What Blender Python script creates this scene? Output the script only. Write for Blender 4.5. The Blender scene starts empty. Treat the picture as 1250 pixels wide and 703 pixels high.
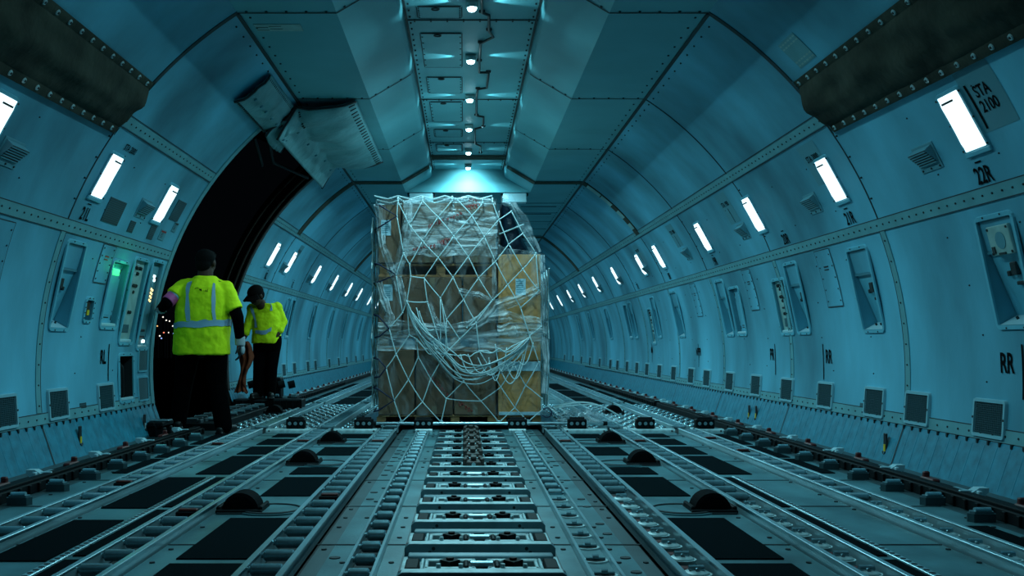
import bpy, math, random
from mathutils import Vector, Matrix, noise
random.seed(7)
S = bpy.context.scene
COL = S.collection
PI = math.pi
R_IN, ZC = 3.05, 0.6            # inner radius of the hull lining, height of its axis
HC = 0.85                       # camera height
CAMX = -0.065
ORD = ['zeroth','first','second','third','fourth','fifth','sixth','seventh','eighth','ninth','tenth','eleventh','twelfth',
       'thirteenth','fourteenth','fifteenth','sixteenth','seventeenth','eighteenth','nineteenth','twentieth','twenty-first',
       'twenty-second','twenty-third','twenty-fourth','twenty-fifth','twenty-sixth']

# ------------------------------------------------------------------ materials
def mat(name, base, rough=0.5, metal=0.0, nscale=0, namt=0.0, bump=0.0, bscale=40, emis=None, estr=0, spec=0.5, stretch=None, detail=4):
    m = bpy.data.materials.new(name); m.use_nodes = True
    nt = m.node_tree; b = nt.nodes['Principled BSDF']
    b.inputs['Base Color'].default_value = (*base, 1)
    b.inputs['Roughness'].default_value = rough
    b.inputs['Metallic'].default_value = metal
    b.inputs['Specular IOR Level'].default_value = spec
    if emis:
        b.inputs['Emission Color'].default_value = (*emis, 1)
        b.inputs['Emission Strength'].default_value = estr
    if nscale or bump:
        tc = nt.nodes.new('ShaderNodeTexCoord'); mp = nt.nodes.new('ShaderNodeMapping')
        nt.links.new(tc.outputs['Object'], mp.inputs['Vector'])
        if stretch: mp.inputs['Scale'].default_value = stretch
    if nscale:
        n = nt.nodes.new('ShaderNodeTexNoise'); n.inputs['Scale'].default_value = nscale; n.inputs['Detail'].default_value = detail
        nt.links.new(mp.outputs[0], n.inputs['Vector'])
        r = nt.nodes.new('ShaderNodeMapRange'); r.inputs[1].default_value = 0.3; r.inputs[2].default_value = 0.7
        r.inputs[3].default_value = 1 - namt; r.inputs[4].default_value = 1 + namt * 0.5
        nt.links.new(n.outputs['Fac'], r.inputs[0])
        mx = nt.nodes.new('ShaderNodeVectorMath'); mx.operation = 'SCALE'
        mx.inputs[0].default_value = base
        nt.links.new(r.outputs[0], mx.inputs['Scale'])
        nt.links.new(mx.outputs[0], b.inputs['Base Color'])
    if bump:
        n2 = nt.nodes.new('ShaderNodeTexNoise'); n2.inputs['Scale'].default_value = bscale; n2.inputs['Detail'].default_value = 3
        nt.links.new(mp.outputs[0], n2.inputs['Vector'])
        bp = nt.nodes.new('ShaderNodeBump'); bp.inputs['Strength'].default_value = bump; bp.inputs['Distance'].default_value = 0.02
        nt.links.new(n2.outputs['Fac'], bp.inputs['Height']); nt.links.new(bp.outputs[0], b.inputs['Normal'])
    return m

def film_mat(name, lo, hi, scale, stretch, a=.48, b_=.72, col=(0.75, 0.86, 0.9)):
    m = bpy.data.materials.new(name); m.use_nodes = True; nt = m.node_tree
    b = nt.nodes['Principled BSDF']; out = nt.nodes['Material Output']
    b.inputs['Base Color'].default_value = (*col, 1); b.inputs['Roughness'].default_value = 0.22
    tr = nt.nodes.new('ShaderNodeBsdfTransparent'); tr.inputs[0].default_value = (0.93, 0.97, 0.98, 1)
    mix = nt.nodes.new('ShaderNodeMixShader')
    tc = nt.nodes.new('ShaderNodeTexCoord'); mp = nt.nodes.new('ShaderNodeMapping'); mp.inputs['Scale'].default_value = stretch
    n = nt.nodes.new('ShaderNodeTexNoise'); n.inputs['Scale'].default_value = scale; n.inputs['Detail'].default_value = 5
    n.inputs['Distortion'].default_value = 1.2
    r = nt.nodes.new('ShaderNodeMapRange'); r.inputs[1].default_value = a; r.inputs[2].default_value = b_
    r.inputs[3].default_value = lo; r.inputs[4].default_value = hi
    nt.links.new(tc.outputs['Object'], mp.inputs[0]); nt.links.new(mp.outputs[0], n.inputs['Vector'])
    nt.links.new(n.outputs['Fac'], r.inputs[0]); nt.links.new(r.outputs[0], mix.inputs[0])
    nt.links.new(tr.outputs[0], mix.inputs[1]); nt.links.new(b.outputs[0], mix.inputs[2]); nt.links.new(mix.outputs[0], out.inputs[0])
    bp = nt.nodes.new('ShaderNodeBump'); bp.inputs['Strength'].default_value = 0.9; bp.inputs['Distance'].default_value = 0.03
    nt.links.new(n.outputs['Fac'], bp.inputs['Height']); nt.links.new(bp.outputs[0], b.inputs['Normal'])
    return m

M = {}
M['wall'] = mat('painted_lining', (0.125, 0.45, 0.59), 0.55, 0, 0.95, 0.58, 0.06, 30, stretch=(1, 1, 0.45), spec=0.35)
M['ceil'] = mat('painted_ceiling', (0.13, 0.42, 0.475), 0.55, 0, 1.3, 0.15, 0.05, 25)
M['strip'] = mat('seam_strip_paint', (0.13, 0.36, 0.40), 0.5, 0, 6, 0.15)
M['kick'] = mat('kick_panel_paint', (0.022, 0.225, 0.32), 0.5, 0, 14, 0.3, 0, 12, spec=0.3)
M['dark'] = mat('dark_rivet', (0.012, 0.018, 0.02), 0.5)
M['seam'] = mat('dark_joint', (0.02, 0.035, 0.04), 0.7)
M['stencil'] = mat('black_stencil_paint', (0.004, 0.005, 0.006), 0.9, spec=0.05)
M['blanket'] = mat('brown_black_blanket', (0.06, 0.062, 0.045), 0.95, 0, 3, 0.5, 0.9, 7, spec=0.2)
M['quilt'] = mat('pale_quilted_blanket', (0.17, 0.40, 0.43), 0.55, 0, 4, 0.25, 1.0, 7)
M['frame'] = mat('niche_frame_paint', (0.13, 0.46, 0.58), 0.4)
M['recess'] = mat('niche_inner_paint', (0.07, 0.24, 0.30), 0.5)
M['pale'] = mat('pale_enamel', (0.42, 0.66, 0.72), 0.3)
M['instr'] = mat('instrument_plate', (0.30, 0.48, 0.46), 0.45, 0, 12, 0.2)
M['grille'] = mat('grille_mesh', (0.03, 0.07, 0.09), 0.6)
M['placard'] = mat('placard_grey', (0.09, 0.28, 0.34), 0.6)
M['darkpanel'] = mat('dark_mesh_panel', (0.03, 0.10, 0.12), 0.6)
M['alu'] = mat('brushed_aluminium', (0.42, 0.60, 0.66), 0.32, 0.85, 20, 0.25)
M['lite'] = mat('lamp_diffuser', (0.8, 0.9, 1), 0.4, emis=(0.72, 0.95, 1.0), estr=1.5)
M['lens'] = mat('ceiling_lamp_lens', (0.8, 0.9, 1), 0.4, emis=(0.55, 0.92, 1.0), estr=20.0)
M['plate'] = mat('floor_plate', (0.095, 0.235, 0.265), 0.40, 0.15, 3.5, 0.5, 0.05, 60, stretch=(1, 0.6, 1))
M['plate2'] = mat('dark_floor_plate', (0.045, 0.09, 0.10), 0.5, 0.2, 4, 0.3)
M['gap'] = mat('floor_underside', (0.01, 0.016, 0.018), 0.8)
M['mat'] = mat('black_grip_mat', (0.003, 0.008, 0.010), 1.0, 0, 0, 0, 0.3, 300, spec=0.02)
M['rail'] = mat('worn_steel_rail', (0.36, 0.56, 0.61), 0.3, 0.5, 9, 0.35, stretch=(1, 0.2, 1))
M['roller'] = mat('steel_roller', (0.32, 0.54, 0.60), 0.22, 0.6, 30, 0.25)
M['pband'] = mat('scuffed_pale_plate', (0.50, 0.68, 0.70), 0.4, 0.1, 18, 0.35)
M['black'] = mat('black_housing', (0.004, 0.006, 0.007), 0.6, spec=0.12)
M['rubber'] = mat('black_rubber', (0.003, 0.004, 0.005), 0.85, spec=0.06)
M['red'] = mat('dull_red_pad', (0.10, 0.009, 0.006), 0.5)
M['brown'] = mat('dark_brown_block', (0.035, 0.022, 0.016), 0.5)
M['yellow'] = mat('yellow_tag', (0.75, 0.52, 0.02), 0.5)
M['amber'] = mat('amber_indicator', (1, 0.7, 0.2), 0.4, emis=(1.0, 0.62, 0.22), estr=3.0)
M['white_ind'] = mat('white_indicator', (0.8, 1, 1), 0.4, emis=(0.75, 1.0, 1.0), estr=2.2)
M['green_ind'] = mat('green_glow_lamp', (0.3, 1, 0.5), 0.4, emis=(0.03, 0.55, 0.16), estr=1.5)
M['card'] = mat('cardboard', (0.17, 0.085, 0.042), 0.8, 0, 5, 0.25)
M['card2'] = mat('dark_cardboard', (0.13, 0.065, 0.033), 0.8, 0, 5, 0.25)
M['ply'] = mat('plywood', (0.60, 0.26, 0.075), 0.65, 0, 5, 0.25, stretch=(1, 1, 5))
M['skid'] = mat('skid_timber', (0.42, 0.19, 0.07), 0.75, 0, 8, 0.3, stretch=(1, 6, 6))
M['tape'] = mat('packing_tape', (0.20, 0.14, 0.09), 0.25)
M['paper'] = mat('paper_label', (0.45, 0.66, 0.74), 0.6, 0, 14, 0.25)
M['bundle'] = mat('dark_blue_wrap', (0.002, 0.010, 0.020), 0.35, 0, 0, 0, 0.6, 16, spec=0.3)
M['print'] = mat('red_print', (0.34, 0.012, 0.008), 0.6)
M['cord'] = mat('net_cord', (0.55, 0.72, 0.74), 0.6)
M['navy'] = mat('navy_strap', (0.004, 0.012, 0.045), 0.6)
M['film'] = film_mat('clear_film', 0.015, 0.20, 3.0, (2.0, 1, 0.8))
M['film2'] = film_mat('streaked_film', 0.12, 0.70, 3.2, (1.0, 1, 4.5), .42, .68)
M['film3'] = film_mat('bunched_film', 0.10, 0.72, 5, (1, 1, 1), .42, .72)
M['skin'] = mat('skin', (0.06, 0.028, 0.018), 0.6, spec=0.2)
M['hair'] = mat('black_hair', (0.003, 0.003, 0.003), 0.9, spec=0.1)
M['hivis'] = mat('hi_vis_fabric', (0.72, 0.88, 0.012), 0.85, 0, 0, 0, 0.55, 11, spec=0.15)
M['reflect'] = mat('reflective_tape', (0.26, 0.42, 0.55), 0.45)
M['trouser'] = mat('black_trousers', (0.002, 0.002, 0.0025), 1.0, spec=0.02)
M['cap'] = mat('dark_cap', (0.006, 0.004, 0.004), 0.9, spec=0.1)
M['glovew'] = mat('pale_glove', (0.35, 0.40, 0.42), 0.8)
M['gloved'] = mat('dark_glove_palm', (0.012, 0.014, 0.016), 0.8)
M['pink'] = mat('pink_armband', (0.62, 0.09, 0.30), 0.6)
M['orange'] = mat('orange_cloth', (0.20, 0.036, 0.008), 0.9, 0, 9, 0.35, 0.6, 14)
M['shoe'] = mat('black_shoe', (0.005, 0.005, 0.005), 0.5)
M['asphalt'] = mat('night_apron', (0.006, 0.007, 0.008), 1.0, spec=0.05)
M['bar'] = mat('lock_bar_steel', (0.13, 0.235, 0.265), 0.38, 0.4, 9, 0.3)
M['block'] = mat('guide_block_grey', (0.035, 0.075, 0.085), 0.45, 0.2)
M['gframe'] = mat('grille_frame', (0.24, 0.50, 0.58), 0.4)
M['leaf'] = mat('dark_door_leaf', (0.002, 0.002, 0.002), 1.0, spec=0.02)
for nm, c in (('lamp_white', (1, 0.95, 0.85)), ('lamp_amber', (1, 0.55, 0.2)), ('lamp_blue', (0.3, 0.45, 1)), ('lamp_red', (1, 0.25, 0.15))):
    M[nm] = mat(nm, c, 0.5, emis=c, estr=1.3)

# ------------------------------------------------------------------ mesh builder
class MB:
    def __init__(s): s.v = []; s.f = []; s.m = []; s.s = []
    def add(s, vs, fs, m=0, smooth=False, X=None):
        o = len(s.v)
        if X is not None: vs = [X @ Vector(p) for p in vs]
        s.v += [tuple(p) for p in vs]
        for f in fs:
            s.f.append(tuple(i + o for i in f)); s.m.append(m); s.s.append(smooth)
        return s
    def convex(s, vs, fs, m=0, X=None):
        c = sum((Vector(p) for p in vs), Vector()) / len(vs); out = []
        for f in fs:
            a, b, d = (Vector(vs[f[0]]), Vector(vs[f[1]]), Vector(vs[f[2]]))
            fc = sum((Vector(vs[i]) for i in f), Vector()) / len(f)
            out.append(tuple(reversed(f)) if (b - a).cross(d - a).dot(fc - c) < 0 else tuple(f))
        return s.add(vs, out, m, False, X)
    def box(s, c, d, m=0, ch=0, X=None):
        cx, cy, cz = c; h = (d[0] / 2, d[1] / 2, d[2] / 2)
        if not ch:
            vs = [(cx + x * h[0], cy + y * h[1], cz + z * h[2]) for x in (-1, 1) for y in (-1, 1) for z in (-1, 1)]
            return s.convex(vs, [(0, 1, 3, 2), (4, 5, 7, 6), (0, 1, 5, 4), (2, 3, 7, 6), (0, 2, 6, 4), (1, 3, 7, 5)], m, X)
        ch = min(ch, min(h) * 0.9); idx = {}; vs = []
        sg = (-1, 1)
        for x in sg:
            for y in sg:
                for z in sg:
                    for a in range(3):
                        e = [h[k] - (0 if k == a else ch) for k in range(3)]
                        idx[(x, y, z, a)] = len(vs); vs.append((cx + x * e[0], cy + y * e[1], cz + z * e[2]))
        def k(a, sa, b, sb, c_, sc, ax):
            t = [0, 0, 0]; t[a] = sa; t[b] = sb; t[c_] = sc; return idx[(*t, ax)]
        fs = []
        for a in range(3):
            b, c_ = (a + 1) % 3, (a + 2) % 3
            for q in sg:
                fs.append([k(a, q, b, -1, c_, -1, a), k(a, q, b, 1, c_, -1, a), k(a, q, b, 1, c_, 1, a), k(a, q, b, -1, c_, 1, a)])
                for r in sg:
                    fs.append([k(a, q, b, r, c_, -1, a), k(a, q, b, r, c_, 1, a), k(a, q, b, r, c_, 1, b), k(a, q, b, r, c_, -1, b)])
        for x in sg:
            for y in sg:
                for z in sg: fs.append([idx[(x, y, z, a)] for a in range(3)])
        return s.convex(vs, fs, m, X)
    def prism(s, poly, a, b, axis=1, m=0, X=None):      # polygon (p,q) extruded from a to b along axis; convex or not
        def P(p, q, t): return {0: (t, p, q), 1: (p, t, q), 2: (p, q, t)}[axis]
        n = len(poly); vs = [P(p, q, a) for p, q in poly] + [P(p, q, b) for p, q in poly]
        ar = sum(poly[i][0] * poly[(i + 1) % n][1] - poly[(i + 1) % n][0] * poly[i][1] for i in range(n))
        flip = (ar > 0) ^ (axis == 1) ^ (b < a)
        fs = [(i, (i + 1) % n, n + (i + 1) % n, n + i) for i in range(n)] + [tuple(reversed(range(n))), tuple(range(n, 2 * n))]
        if not flip: fs = [tuple(reversed(f)) for f in fs]
        return s.add(vs, fs, m, False, X)
    def cyl(s, p0, p1, r0, r1=None, n=12, m=0, caps=True, smooth=True, X=None, mcap=None):
        if r1 is None: r1 = r0
        p0, p1 = Vector(p0), Vector(p1); d = (p1 - p0).normalized()
        u = d.orthogonal().normalized(); w = d.cross(u)
        A = [p0 + (u * math.cos(t) + w * math.sin(t)) * r0 for t in [2 * PI * i / n for i in range(n)]]
        B = [p1 + (u * math.cos(t) + w * math.sin(t)) * r1 for t in [2 * PI * i / n for i in range(n)]]
        s.add(A + B, [(i, (i + 1) % n, n + (i + 1) % n, n + i) for i in range(n)], m, smooth, X)
        if caps:
            mc = m if mcap is None else mcap
            s.add(A, [tuple(reversed(range(n)))], mc, False, X); s.add(B, [tuple(range(n))], mc, False, X)
        return s
    def tube(s, pts, r, n=6, m=0, caps=True, X=None, closed=False):
        pts = [Vector(p) for p in pts]; N = len(pts); rs = r if isinstance(r, (list, tuple)) else [r] * N
        vs = []; u = None
        for i, p in enumerate(pts):
            a = pts[(i - 1) % N] if (closed or i) else p; b = pts[(i + 1) % N] if (closed or i < N - 1) else p
            d = (b - a); d = d.normalized() if d.length > 1e-9 else Vector((0, 0, 1))
            u = d.orthogonal().normalized() if u is None else (u - d * u.dot(d)).normalized() if (u - d * u.dot(d)).length > 1e-6 else d.orthogonal().normalized()
            w = d.cross(u)
            vs += [p + (u * math.cos(2 * PI * k / n) + w * math.sin(2 * PI * k / n)) * rs[i] for k in range(n)]
        fs = []
        for i in range(N if closed else N - 1):
            j = (i + 1) % N
            fs += [(i * n + k, i * n + (k + 1) % n, j * n + (k + 1) % n, j * n + k) for k in range(n)]
        if caps and not closed: fs += [tuple(reversed(range(n))), tuple((N - 1) * n + k for k in range(n))]
        return s.add(vs, fs, m, True, X)
    def ball(s, c, r, n=12, k=8, m=0, X=None, top=False):
        if not isinstance(r, (tuple, list)): r = (r, r, r)
        vs = []; fs = []
        for j in range(k + 1):
            t = PI * j / k * (0.5 if top else 1)
            for i in range(n):
                a = 2 * PI * i / n
                vs.append((c[0] + r[0] * math.sin(t) * math.cos(a), c[1] + r[1] * math.sin(t) * math.sin(a), c[2] + r[2] * math.cos(t)))
        for j in range(k):
            for i in range(n):
                a, b, c_, d = j * n + i, j * n + (i + 1) % n, (j + 1) * n + (i + 1) % n, (j + 1) * n + i
                fs.append((a, d, c_) if j == 0 else (a, d, b) if (j == k - 1 and not top) else (a, d, c_, b))
        if top: fs.append(tuple(k * n + i for i in reversed(range(n))))
        return s.add(vs, fs, m, True, X)
    def cap(s, p0, p1, r0, r1, n=14):                     # tapered capsule (closed), for remeshed bodies
        s.cyl(p0, p1, r0, r1, n); s.ball(p0, r0, n, 8); s.ball(p1, r1, n, 8); return s
    def chain(s, pts, rs, n=14):
        for i in range(len(pts) - 1): s.cap(pts[i], pts[i + 1], rs[i], rs[i + 1], n)
        return s
    def grid(s, fn, nu, nv, m=0, smooth=True, flip=False):
        vs = [fn(i / nu, j / nv) for j in range(nv + 1) for i in range(nu + 1)]
        fs = []
        for j in range(nv):
            for i in range(nu):
                a = j * (nu + 1) + i; f = (a, a + 1, a + nu + 2, a + nu + 1)
                fs.append(tuple(reversed(f)) if flip else f)
        return s.add(vs, fs, m, smooth)
    def frame(s, w, h, bw, z0, z1, m=0, r=0.03, seg=3):    # rounded rectangular ring in local xy, from z0 to z1
        def loop(w, h, r):
            out = []
            for sx, sy, a0 in ((1, 1, 0), (-1, 1, PI / 2), (-1, -1, PI), (1, -1, 1.5 * PI)):
                for k in range(seg + 1):
                    a = a0 + PI / 2 * k / seg
                    out.append((sx * (w / 2 - r) + r * math.cos(a), sy * (h / 2 - r) + r * math.sin(a)))
            return out
        O = loop(w + 2 * bw, h + 2 * bw, r + bw * 0.5); I = loop(w, h, max(0.004, r * 0.4)); n = len(O)
        O2 = loop(w + 2 * bw - 0.008, h + 2 * bw - 0.008, r + bw * 0.5)
        vs = [(x, y, z0) for x, y in O] + [(x, y, z1) for x, y in O2] + [(x, y, z1) for x, y in I] + [(x, y, z0) for x, y in I]
        fs = []
        for a in range(3):
            fs += [(a * n + i, a * n + (i + 1) % n, (a + 1) * n + (i + 1) % n, (a + 1) * n + i) for i in range(n)]
        return s.add(vs, fs, m, False)
    def sheet(s, w, h, z, m=0, cx=0, cy=0, nu=4, nv=10):   # thin plate that can follow the hull's curve
        return s.grid(lambda u, v: (cx + (u - .5) * w, cy + (v - .5) * h, z), nu, nv, m, True)
    def map(s, fn): s.v = [tuple(fn(p)) for p in s.v]; return s
    def mesh(s, name, mats):
        me = bpy.data.meshes.new(name); me.from_pydata(s.v, [], s.f)
        for q in mats: me.materials.append(M[q] if isinstance(q, str) else q)
        me.polygons.foreach_set('material_index', s.m); me.polygons.foreach_set('use_smooth', s.s); me.update()
        return me

def tag(o, label=None, cat=None, group=None, kind=None):
    if label:
        o['label'] = label
        if cat and not 4 <= len(label.replace('-', ' ').split()) <= 16: print('LABEL LENGTH', len(label.split()), label)
    if cat: o['category'] = cat
    if group: o['group'] = group
    if kind: o['kind'] = kind
    return o
def obj(name, me, mats=None, parent=None, loc=(0, 0, 0), rot=None, label=None, kind=None):
    if isinstance(me, MB): me = me.mesh(name, mats if isinstance(mats, (list, tuple)) else [mats])
    o = bpy.data.objects.new(name, me); COL.objects.link(o); o.location = loc
    if rot: o.rotation_euler = rot
    if parent: o.parent = parent
    return tag(o, label, None, None, kind)
def thing(name, label, cat, loc=(0, 0, 0), group=None, rotz=0):
    o = bpy.data.objects.new(name, None); COL.objects.link(o); o.location = loc; o.rotation_euler = (0, 0, rotz)
    o.empty_display_size = 0.1
    return tag(o, label, cat, group)
CACHE = {}
def cached(key, fn, name, mats):
    if key not in CACHE:
        r = fn(); CACHE[key] = r.mesh(name, mats) if isinstance(r, MB) else r
    return CACHE[key]

# ------------------------------------------------------------------ hull geometry
def phi_z(z): return math.asin((z - ZC) / R_IN)
def wall_x(z): return math.sqrt(max(0, R_IN ** 2 - (z - ZC) ** 2))
def wall_base(side, Y, z): return Vector((side * wall_x(z), Y, z))
def wall_bend(side, z0):
    """local (along, up, inward) -> offset from the base point on the hull, following its curve"""
    p0 = phi_z(z0); b = Vector((side * R_IN * math.cos(p0), 0, ZC + R_IN * math.sin(p0)))
    def fn(p):
        ph = p0 + p[1] / R_IN; r = R_IN - p[2]
        return Vector((side * r * math.cos(ph), -side * p[0], ZC + r * math.sin(ph))) - b
    return fn
_TX = {}
def text_geo(txt, height, xs=0.62, bold=0.018):
    key = (txt, bold)
    if key not in _TX:
        cu = bpy.data.curves.new('lettering', 'FONT'); cu.body = txt; cu.size = 1; cu.offset = bold; cu.align_x = 'CENTER'; cu.resolution_u = 3
        o = bpy.data.objects.new('lettering', cu); COL.objects.link(o)
        dg = bpy.context.evaluated_depsgraph_get(); dg.update()
        me = bpy.data.meshes.new_from_object(o.evaluated_get(dg))
        _TX[key] = ([tuple(v.co) for v in me.vertices], [tuple(p.vertices) for p in me.polygons])
        bpy.data.objects.remove(o); bpy.data.curves.remove(cu); bpy.data.meshes.remove(me)
    vs, fs = _TX[key]; k = height / 0.70
    return [(x * k * xs, y * k, 0) for x, y, z in vs], fs
def add_text(mb, txt, x, y, z, height, m=0, xs=0.62, bold=0.018, X=None):
    vs, fs = text_geo(txt, height, xs, bold)
    mb.add([(a + x, b + y, z) for a, b, c in vs], fs, m, False, X)
# ------------------------------------------------------------------ layout tables
RINGS = [7.17 + 2.52 * k for k in range(0, 13)]
RINGS_ALL = [4.65] + RINGS
Y0, Y1 = 1.6, 39.0
DOOR = (9.8, 12.85); DOOR_Z = 2.95
Z_BAND, Z_UP, Z_KICK = 1.68, 2.42, 0.27
SEAM_X = 1.65; SEAM_Z = ZC + math.sqrt(R_IN ** 2 - SEAM_X ** 2)
# niches: side, Ymid, width, zlo, zhi, variant
NICHES = [
 (1, 5.725, 0.37, 0.955, 1.555, 'speaker'), (1, 7.715, 0.37, 0.955, 1.56, 'shelf'), (1, 9.285, 0.33, 0.955, 1.57, 'shelf'),
 (1, 9.76, 0.36, 0.95, 1.45, 'instrument'), (1, 11.865, 0.33, 0.955, 1.57, 'shelf'), (1, 11.355, 0.37, 0.955, 1.46, 'slots'),
 (1, 14.48, 0.42, 0.955, 1.57, 'shelf'), (1, 16.12, 0.30, 0.955, 1.57, 'shelf'), (1, 16.62, 0.30, 0.85, 1.40, 'instrument'),
 (1, 18.3, 0.34, 0.955, 1.57, 'shelf'), (1, 18.85, 0.34, 0.955, 1.55, 'slots'), (1, 21.4, 0.36, 0.955, 1.57, 'shelf'),
 (1, 24.3, 0.36, 0.955, 1.57, 'shelf'), (1, 26.7, 0.36, 0.955, 1.57, 'shelf'),
 (-1, 7.48, 0.33, 0.965, 1.58, 'shelf'), (-1, 8.02, 0.15, 1.03, 1.19, 'switch'), (-1, 8.505, 0.37, 0.99, 1.52, 'slots'),
 (-1, 8.985, 0.34, 0.86, 1.58, 'instrument'), (-1, 9.45, 0.30, 0.81, 1.60, 'control'), (-1, 9.03, 0.36, 0.345, 0.74, 'tank'),
 (-1, 16.6, 0.30, 0.955, 1.57, 'shelf'), (-1, 17.1, 0.30, 0.955, 1.57, 'slots'), (-1, 19.6, 0.34, 0.955, 1.57, 'shelf'),
 (-1, 22.3, 0.34, 0.955, 1.57, 'shelf'), (-1, 24.8, 0.34, 0.955, 1.57, 'shelf'), (-1, 28.6, 0.34, 0.955, 1.57, 'shelf'),
]

def build_wall(side):
    name = 'wall_right' if side > 0 else 'wall_left'
    hs = []
    for s, y, w, a, b, k in NICHES:
        if s == side: hs.append((y - w / 2, y + w / 2, phi_z(a), phi_z(b)))
    if side < 0: hs.append((DOOR[0], DOOR[1], phi_z(Z_KICK) - 1, phi_z(DOOR_Z)))
    pa, pb = phi_z(Z_KICK), phi_z(SEAM_Z)
    ys = {Y0, Y1}; ps = {pa, pb}
    y = Y0
    while y < Y1: ys.add(round(y, 3)); y += 0.8
    for k in range(1, 44): ps.add(pa + (pb - pa) * k / 44)
    for a, b, c, d in hs:
        ys |= {a, b}; ps |= {p for p in (c, d) if pa < p < pb}
    ys = sorted(ys); ps = sorted(ps); mb = MB(); idx = {}
    def V(i, j):
        if (i, j) not in idx:
            idx[(i, j)] = len(mb.v); mb.v.append((side * R_IN * math.cos(ps[j]), ys[i], ZC + R_IN * math.sin(ps[j])))
        return idx[(i, j)]
    for i in range(len(ys) - 1):
        for j in range(len(ps) - 1):
            ym, pm = (ys[i] + ys[i + 1]) / 2, (ps[j] + ps[j + 1]) / 2
            if any(a < ym < b and c < pm < d for a, b, c, d in hs): continue
            f = (V(i, j), V(i, j + 1), V(i + 1, j + 1), V(i + 1, j))
            mb.f.append(f if side < 0 else tuple(reversed(f))); mb.m.append(0); mb.s.append(True)
    w = obj(name, mb, 'wall', kind='structure')
    return w
WALL = {1: build_wall(1), -1: build_wall(-1)}
WALL[1]['label'] = 'curved teal painted lining of the right hull side'
WALL[-1]['label'] = 'curved teal painted lining of the left hull side with the doorway'

def in_hole(side, Y, z, pad=0.05):
    for s, y, w, a, b, k in NICHES:
        if s == side and abs(Y - y) < w / 2 + pad and a - pad < z < b + pad: return True
    return side < 0 and DOOR[0] - 0.02 < Y < DOOR[1] + 0.02 and z < DOOR_Z + 0.02

def arc_pt(side, Y, ph, r): return (side * r * math.cos(ph), Y, ZC + r * math.sin(ph))
def strip_long(mb, side, z, h, ya, yb, t=0.006, m=0):
    pa, pb = phi_z(z) - h / 2 / R_IN, phi_z(z) + h / 2 / R_IN
    P = [(pa, R_IN), (pa, R_IN - t), (pb, R_IN - t), (pb, R_IN)]
    vs = [arc_pt(side, y, p, r) for y in (ya, yb) for p, r in P]
    fs = [(0, 1, 5, 4), (1, 2, 6, 5), (2, 3, 7, 6), (0, 1, 2, 3), (4, 5, 6, 7)]
    mb.convex(vs, fs, m)
def strip_ring(mb, side, Y, w, za, zb, t=0.006, m=0, n=24):
    pa, pb = phi_z(za), phi_z(zb)
    for y0, y1, r0, r1 in ((Y - w / 2, Y - w / 2, R_IN, R_IN - t), (Y - w / 2, Y + w / 2, R_IN - t, R_IN - t), (Y + w / 2, Y + w / 2, R_IN - t, R_IN)):
        mb.grid(lambda u, v: arc_pt(side, y0 + (y1 - y0) * u, pa + (pb - pa) * v, r0 + (r1 - r0) * u), 1, n, m, False, side < 0)
def rivet(mb, side, Y, z, r=0.009, t=0.012, m=1, n=6):
    f = wall_bend(side, z); b = wall_base(side, Y, z)
    q = MB().cyl((0, 0, 0), (0, 0, t), r, r * 0.7, n, 0)
    mb.add([tuple(b + f(p)) for p in q.v], q.f, m)

def seam_work(side):
    A = MB(); B = MB(); C = MB()
    segs = [(Y0, Y1)] if side > 0 else [(Y0, DOOR[0] - 0.02), (DOOR[1] + 0.02, Y1)]
    for z, h, y_from in ((Z_BAND, 0.085, Y0), (Z_UP, 0.085, RINGS[0]), (Z_KICK + 0.045, 0.08, Y0)):
        for a, b in segs:
            a2 = max(a, y_from)
            if a2 >= b: continue
            strip_long(A, side, z, h, a2, b)
            pitch = 0.105 if z > 1 else 0.14
            y = a2 + 0.05
            while y < min(b, 24):
                if not (z > 1 and y > 15 and int(y / pitch) % 2): rivet(A, side, y, z, 0.0085, 0.012, 1)
                y += pitch
            # fine dark lines along the strip's edges
            for q in (-1, 1): strip_long(A, side, z + q * h / 2 * 0.98, 0.006, a2, b, 0.007, 2)
    for k, Y in enumerate(RINGS_ALL):
        lo = Z_KICK
        if side < 0 and DOOR[0] < Y < DOOR[1]: lo = DOOR_Z + 0.02
        if side < 0 and abs(Y - RINGS[1]) < 0.2: continue
        if lo < Z_UP:
            strip_ring(B, side, Y, 0.075 if k < 3 else 0.05, Z_KICK + 0.09, Z_BAND - 0.04)
            strip_ring(B, side, Y, 0.012, Z_BAND + 0.04, Z_UP - 0.04, 0.005, 2)
            strip_ring(B, side, Y + (0.04 if k < 3 else 0.027), 0.008, Z_KICK + 0.09, Z_BAND - 0.04, 0.007, 2)
            if Y < 20:
                z = Z_KICK + 0.14
                while z < Z_UP - 0.05:
                    if abs(z - Z_BAND) > 0.06: rivet(B, side, Y - (0 if z < Z_BAND else 0.04), z, 0.008, 0.012, 1)
                    z += 0.145
        strip_ring(B, side, Y, 0.016 if k != 1 else 0.05, max(lo, Z_UP + 0.03), SEAM_Z, 0.006, 2)
    # scattered screw heads on the plain panels
    rnd = random.Random(3 + side)
    for i in range(len(RINGS_ALL) - 1):
        if RINGS_ALL[i] > 15: break
        for z in (0.62, 0.9, 1.2, 1.5, 1.86, 2.2):
            for q in (0.28, 0.62):
                Y = RINGS_ALL[i] + 2.52 * q + rnd.uniform(-0.15, 0.15)
                if not in_hole(side, Y, z): rivet(B, side, Y, z, 0.006, 0.006, 1)
    obj('seam_strip', A, ['strip', 'dark', 'seam'], WALL[side], label='riveted strip along the hull')
    obj('ring_strip', B, ['strip', 'dark', 'seam'], WALL[side], label='riveted strip around the hull')
seam_work(1); seam_work(-1)

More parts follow.
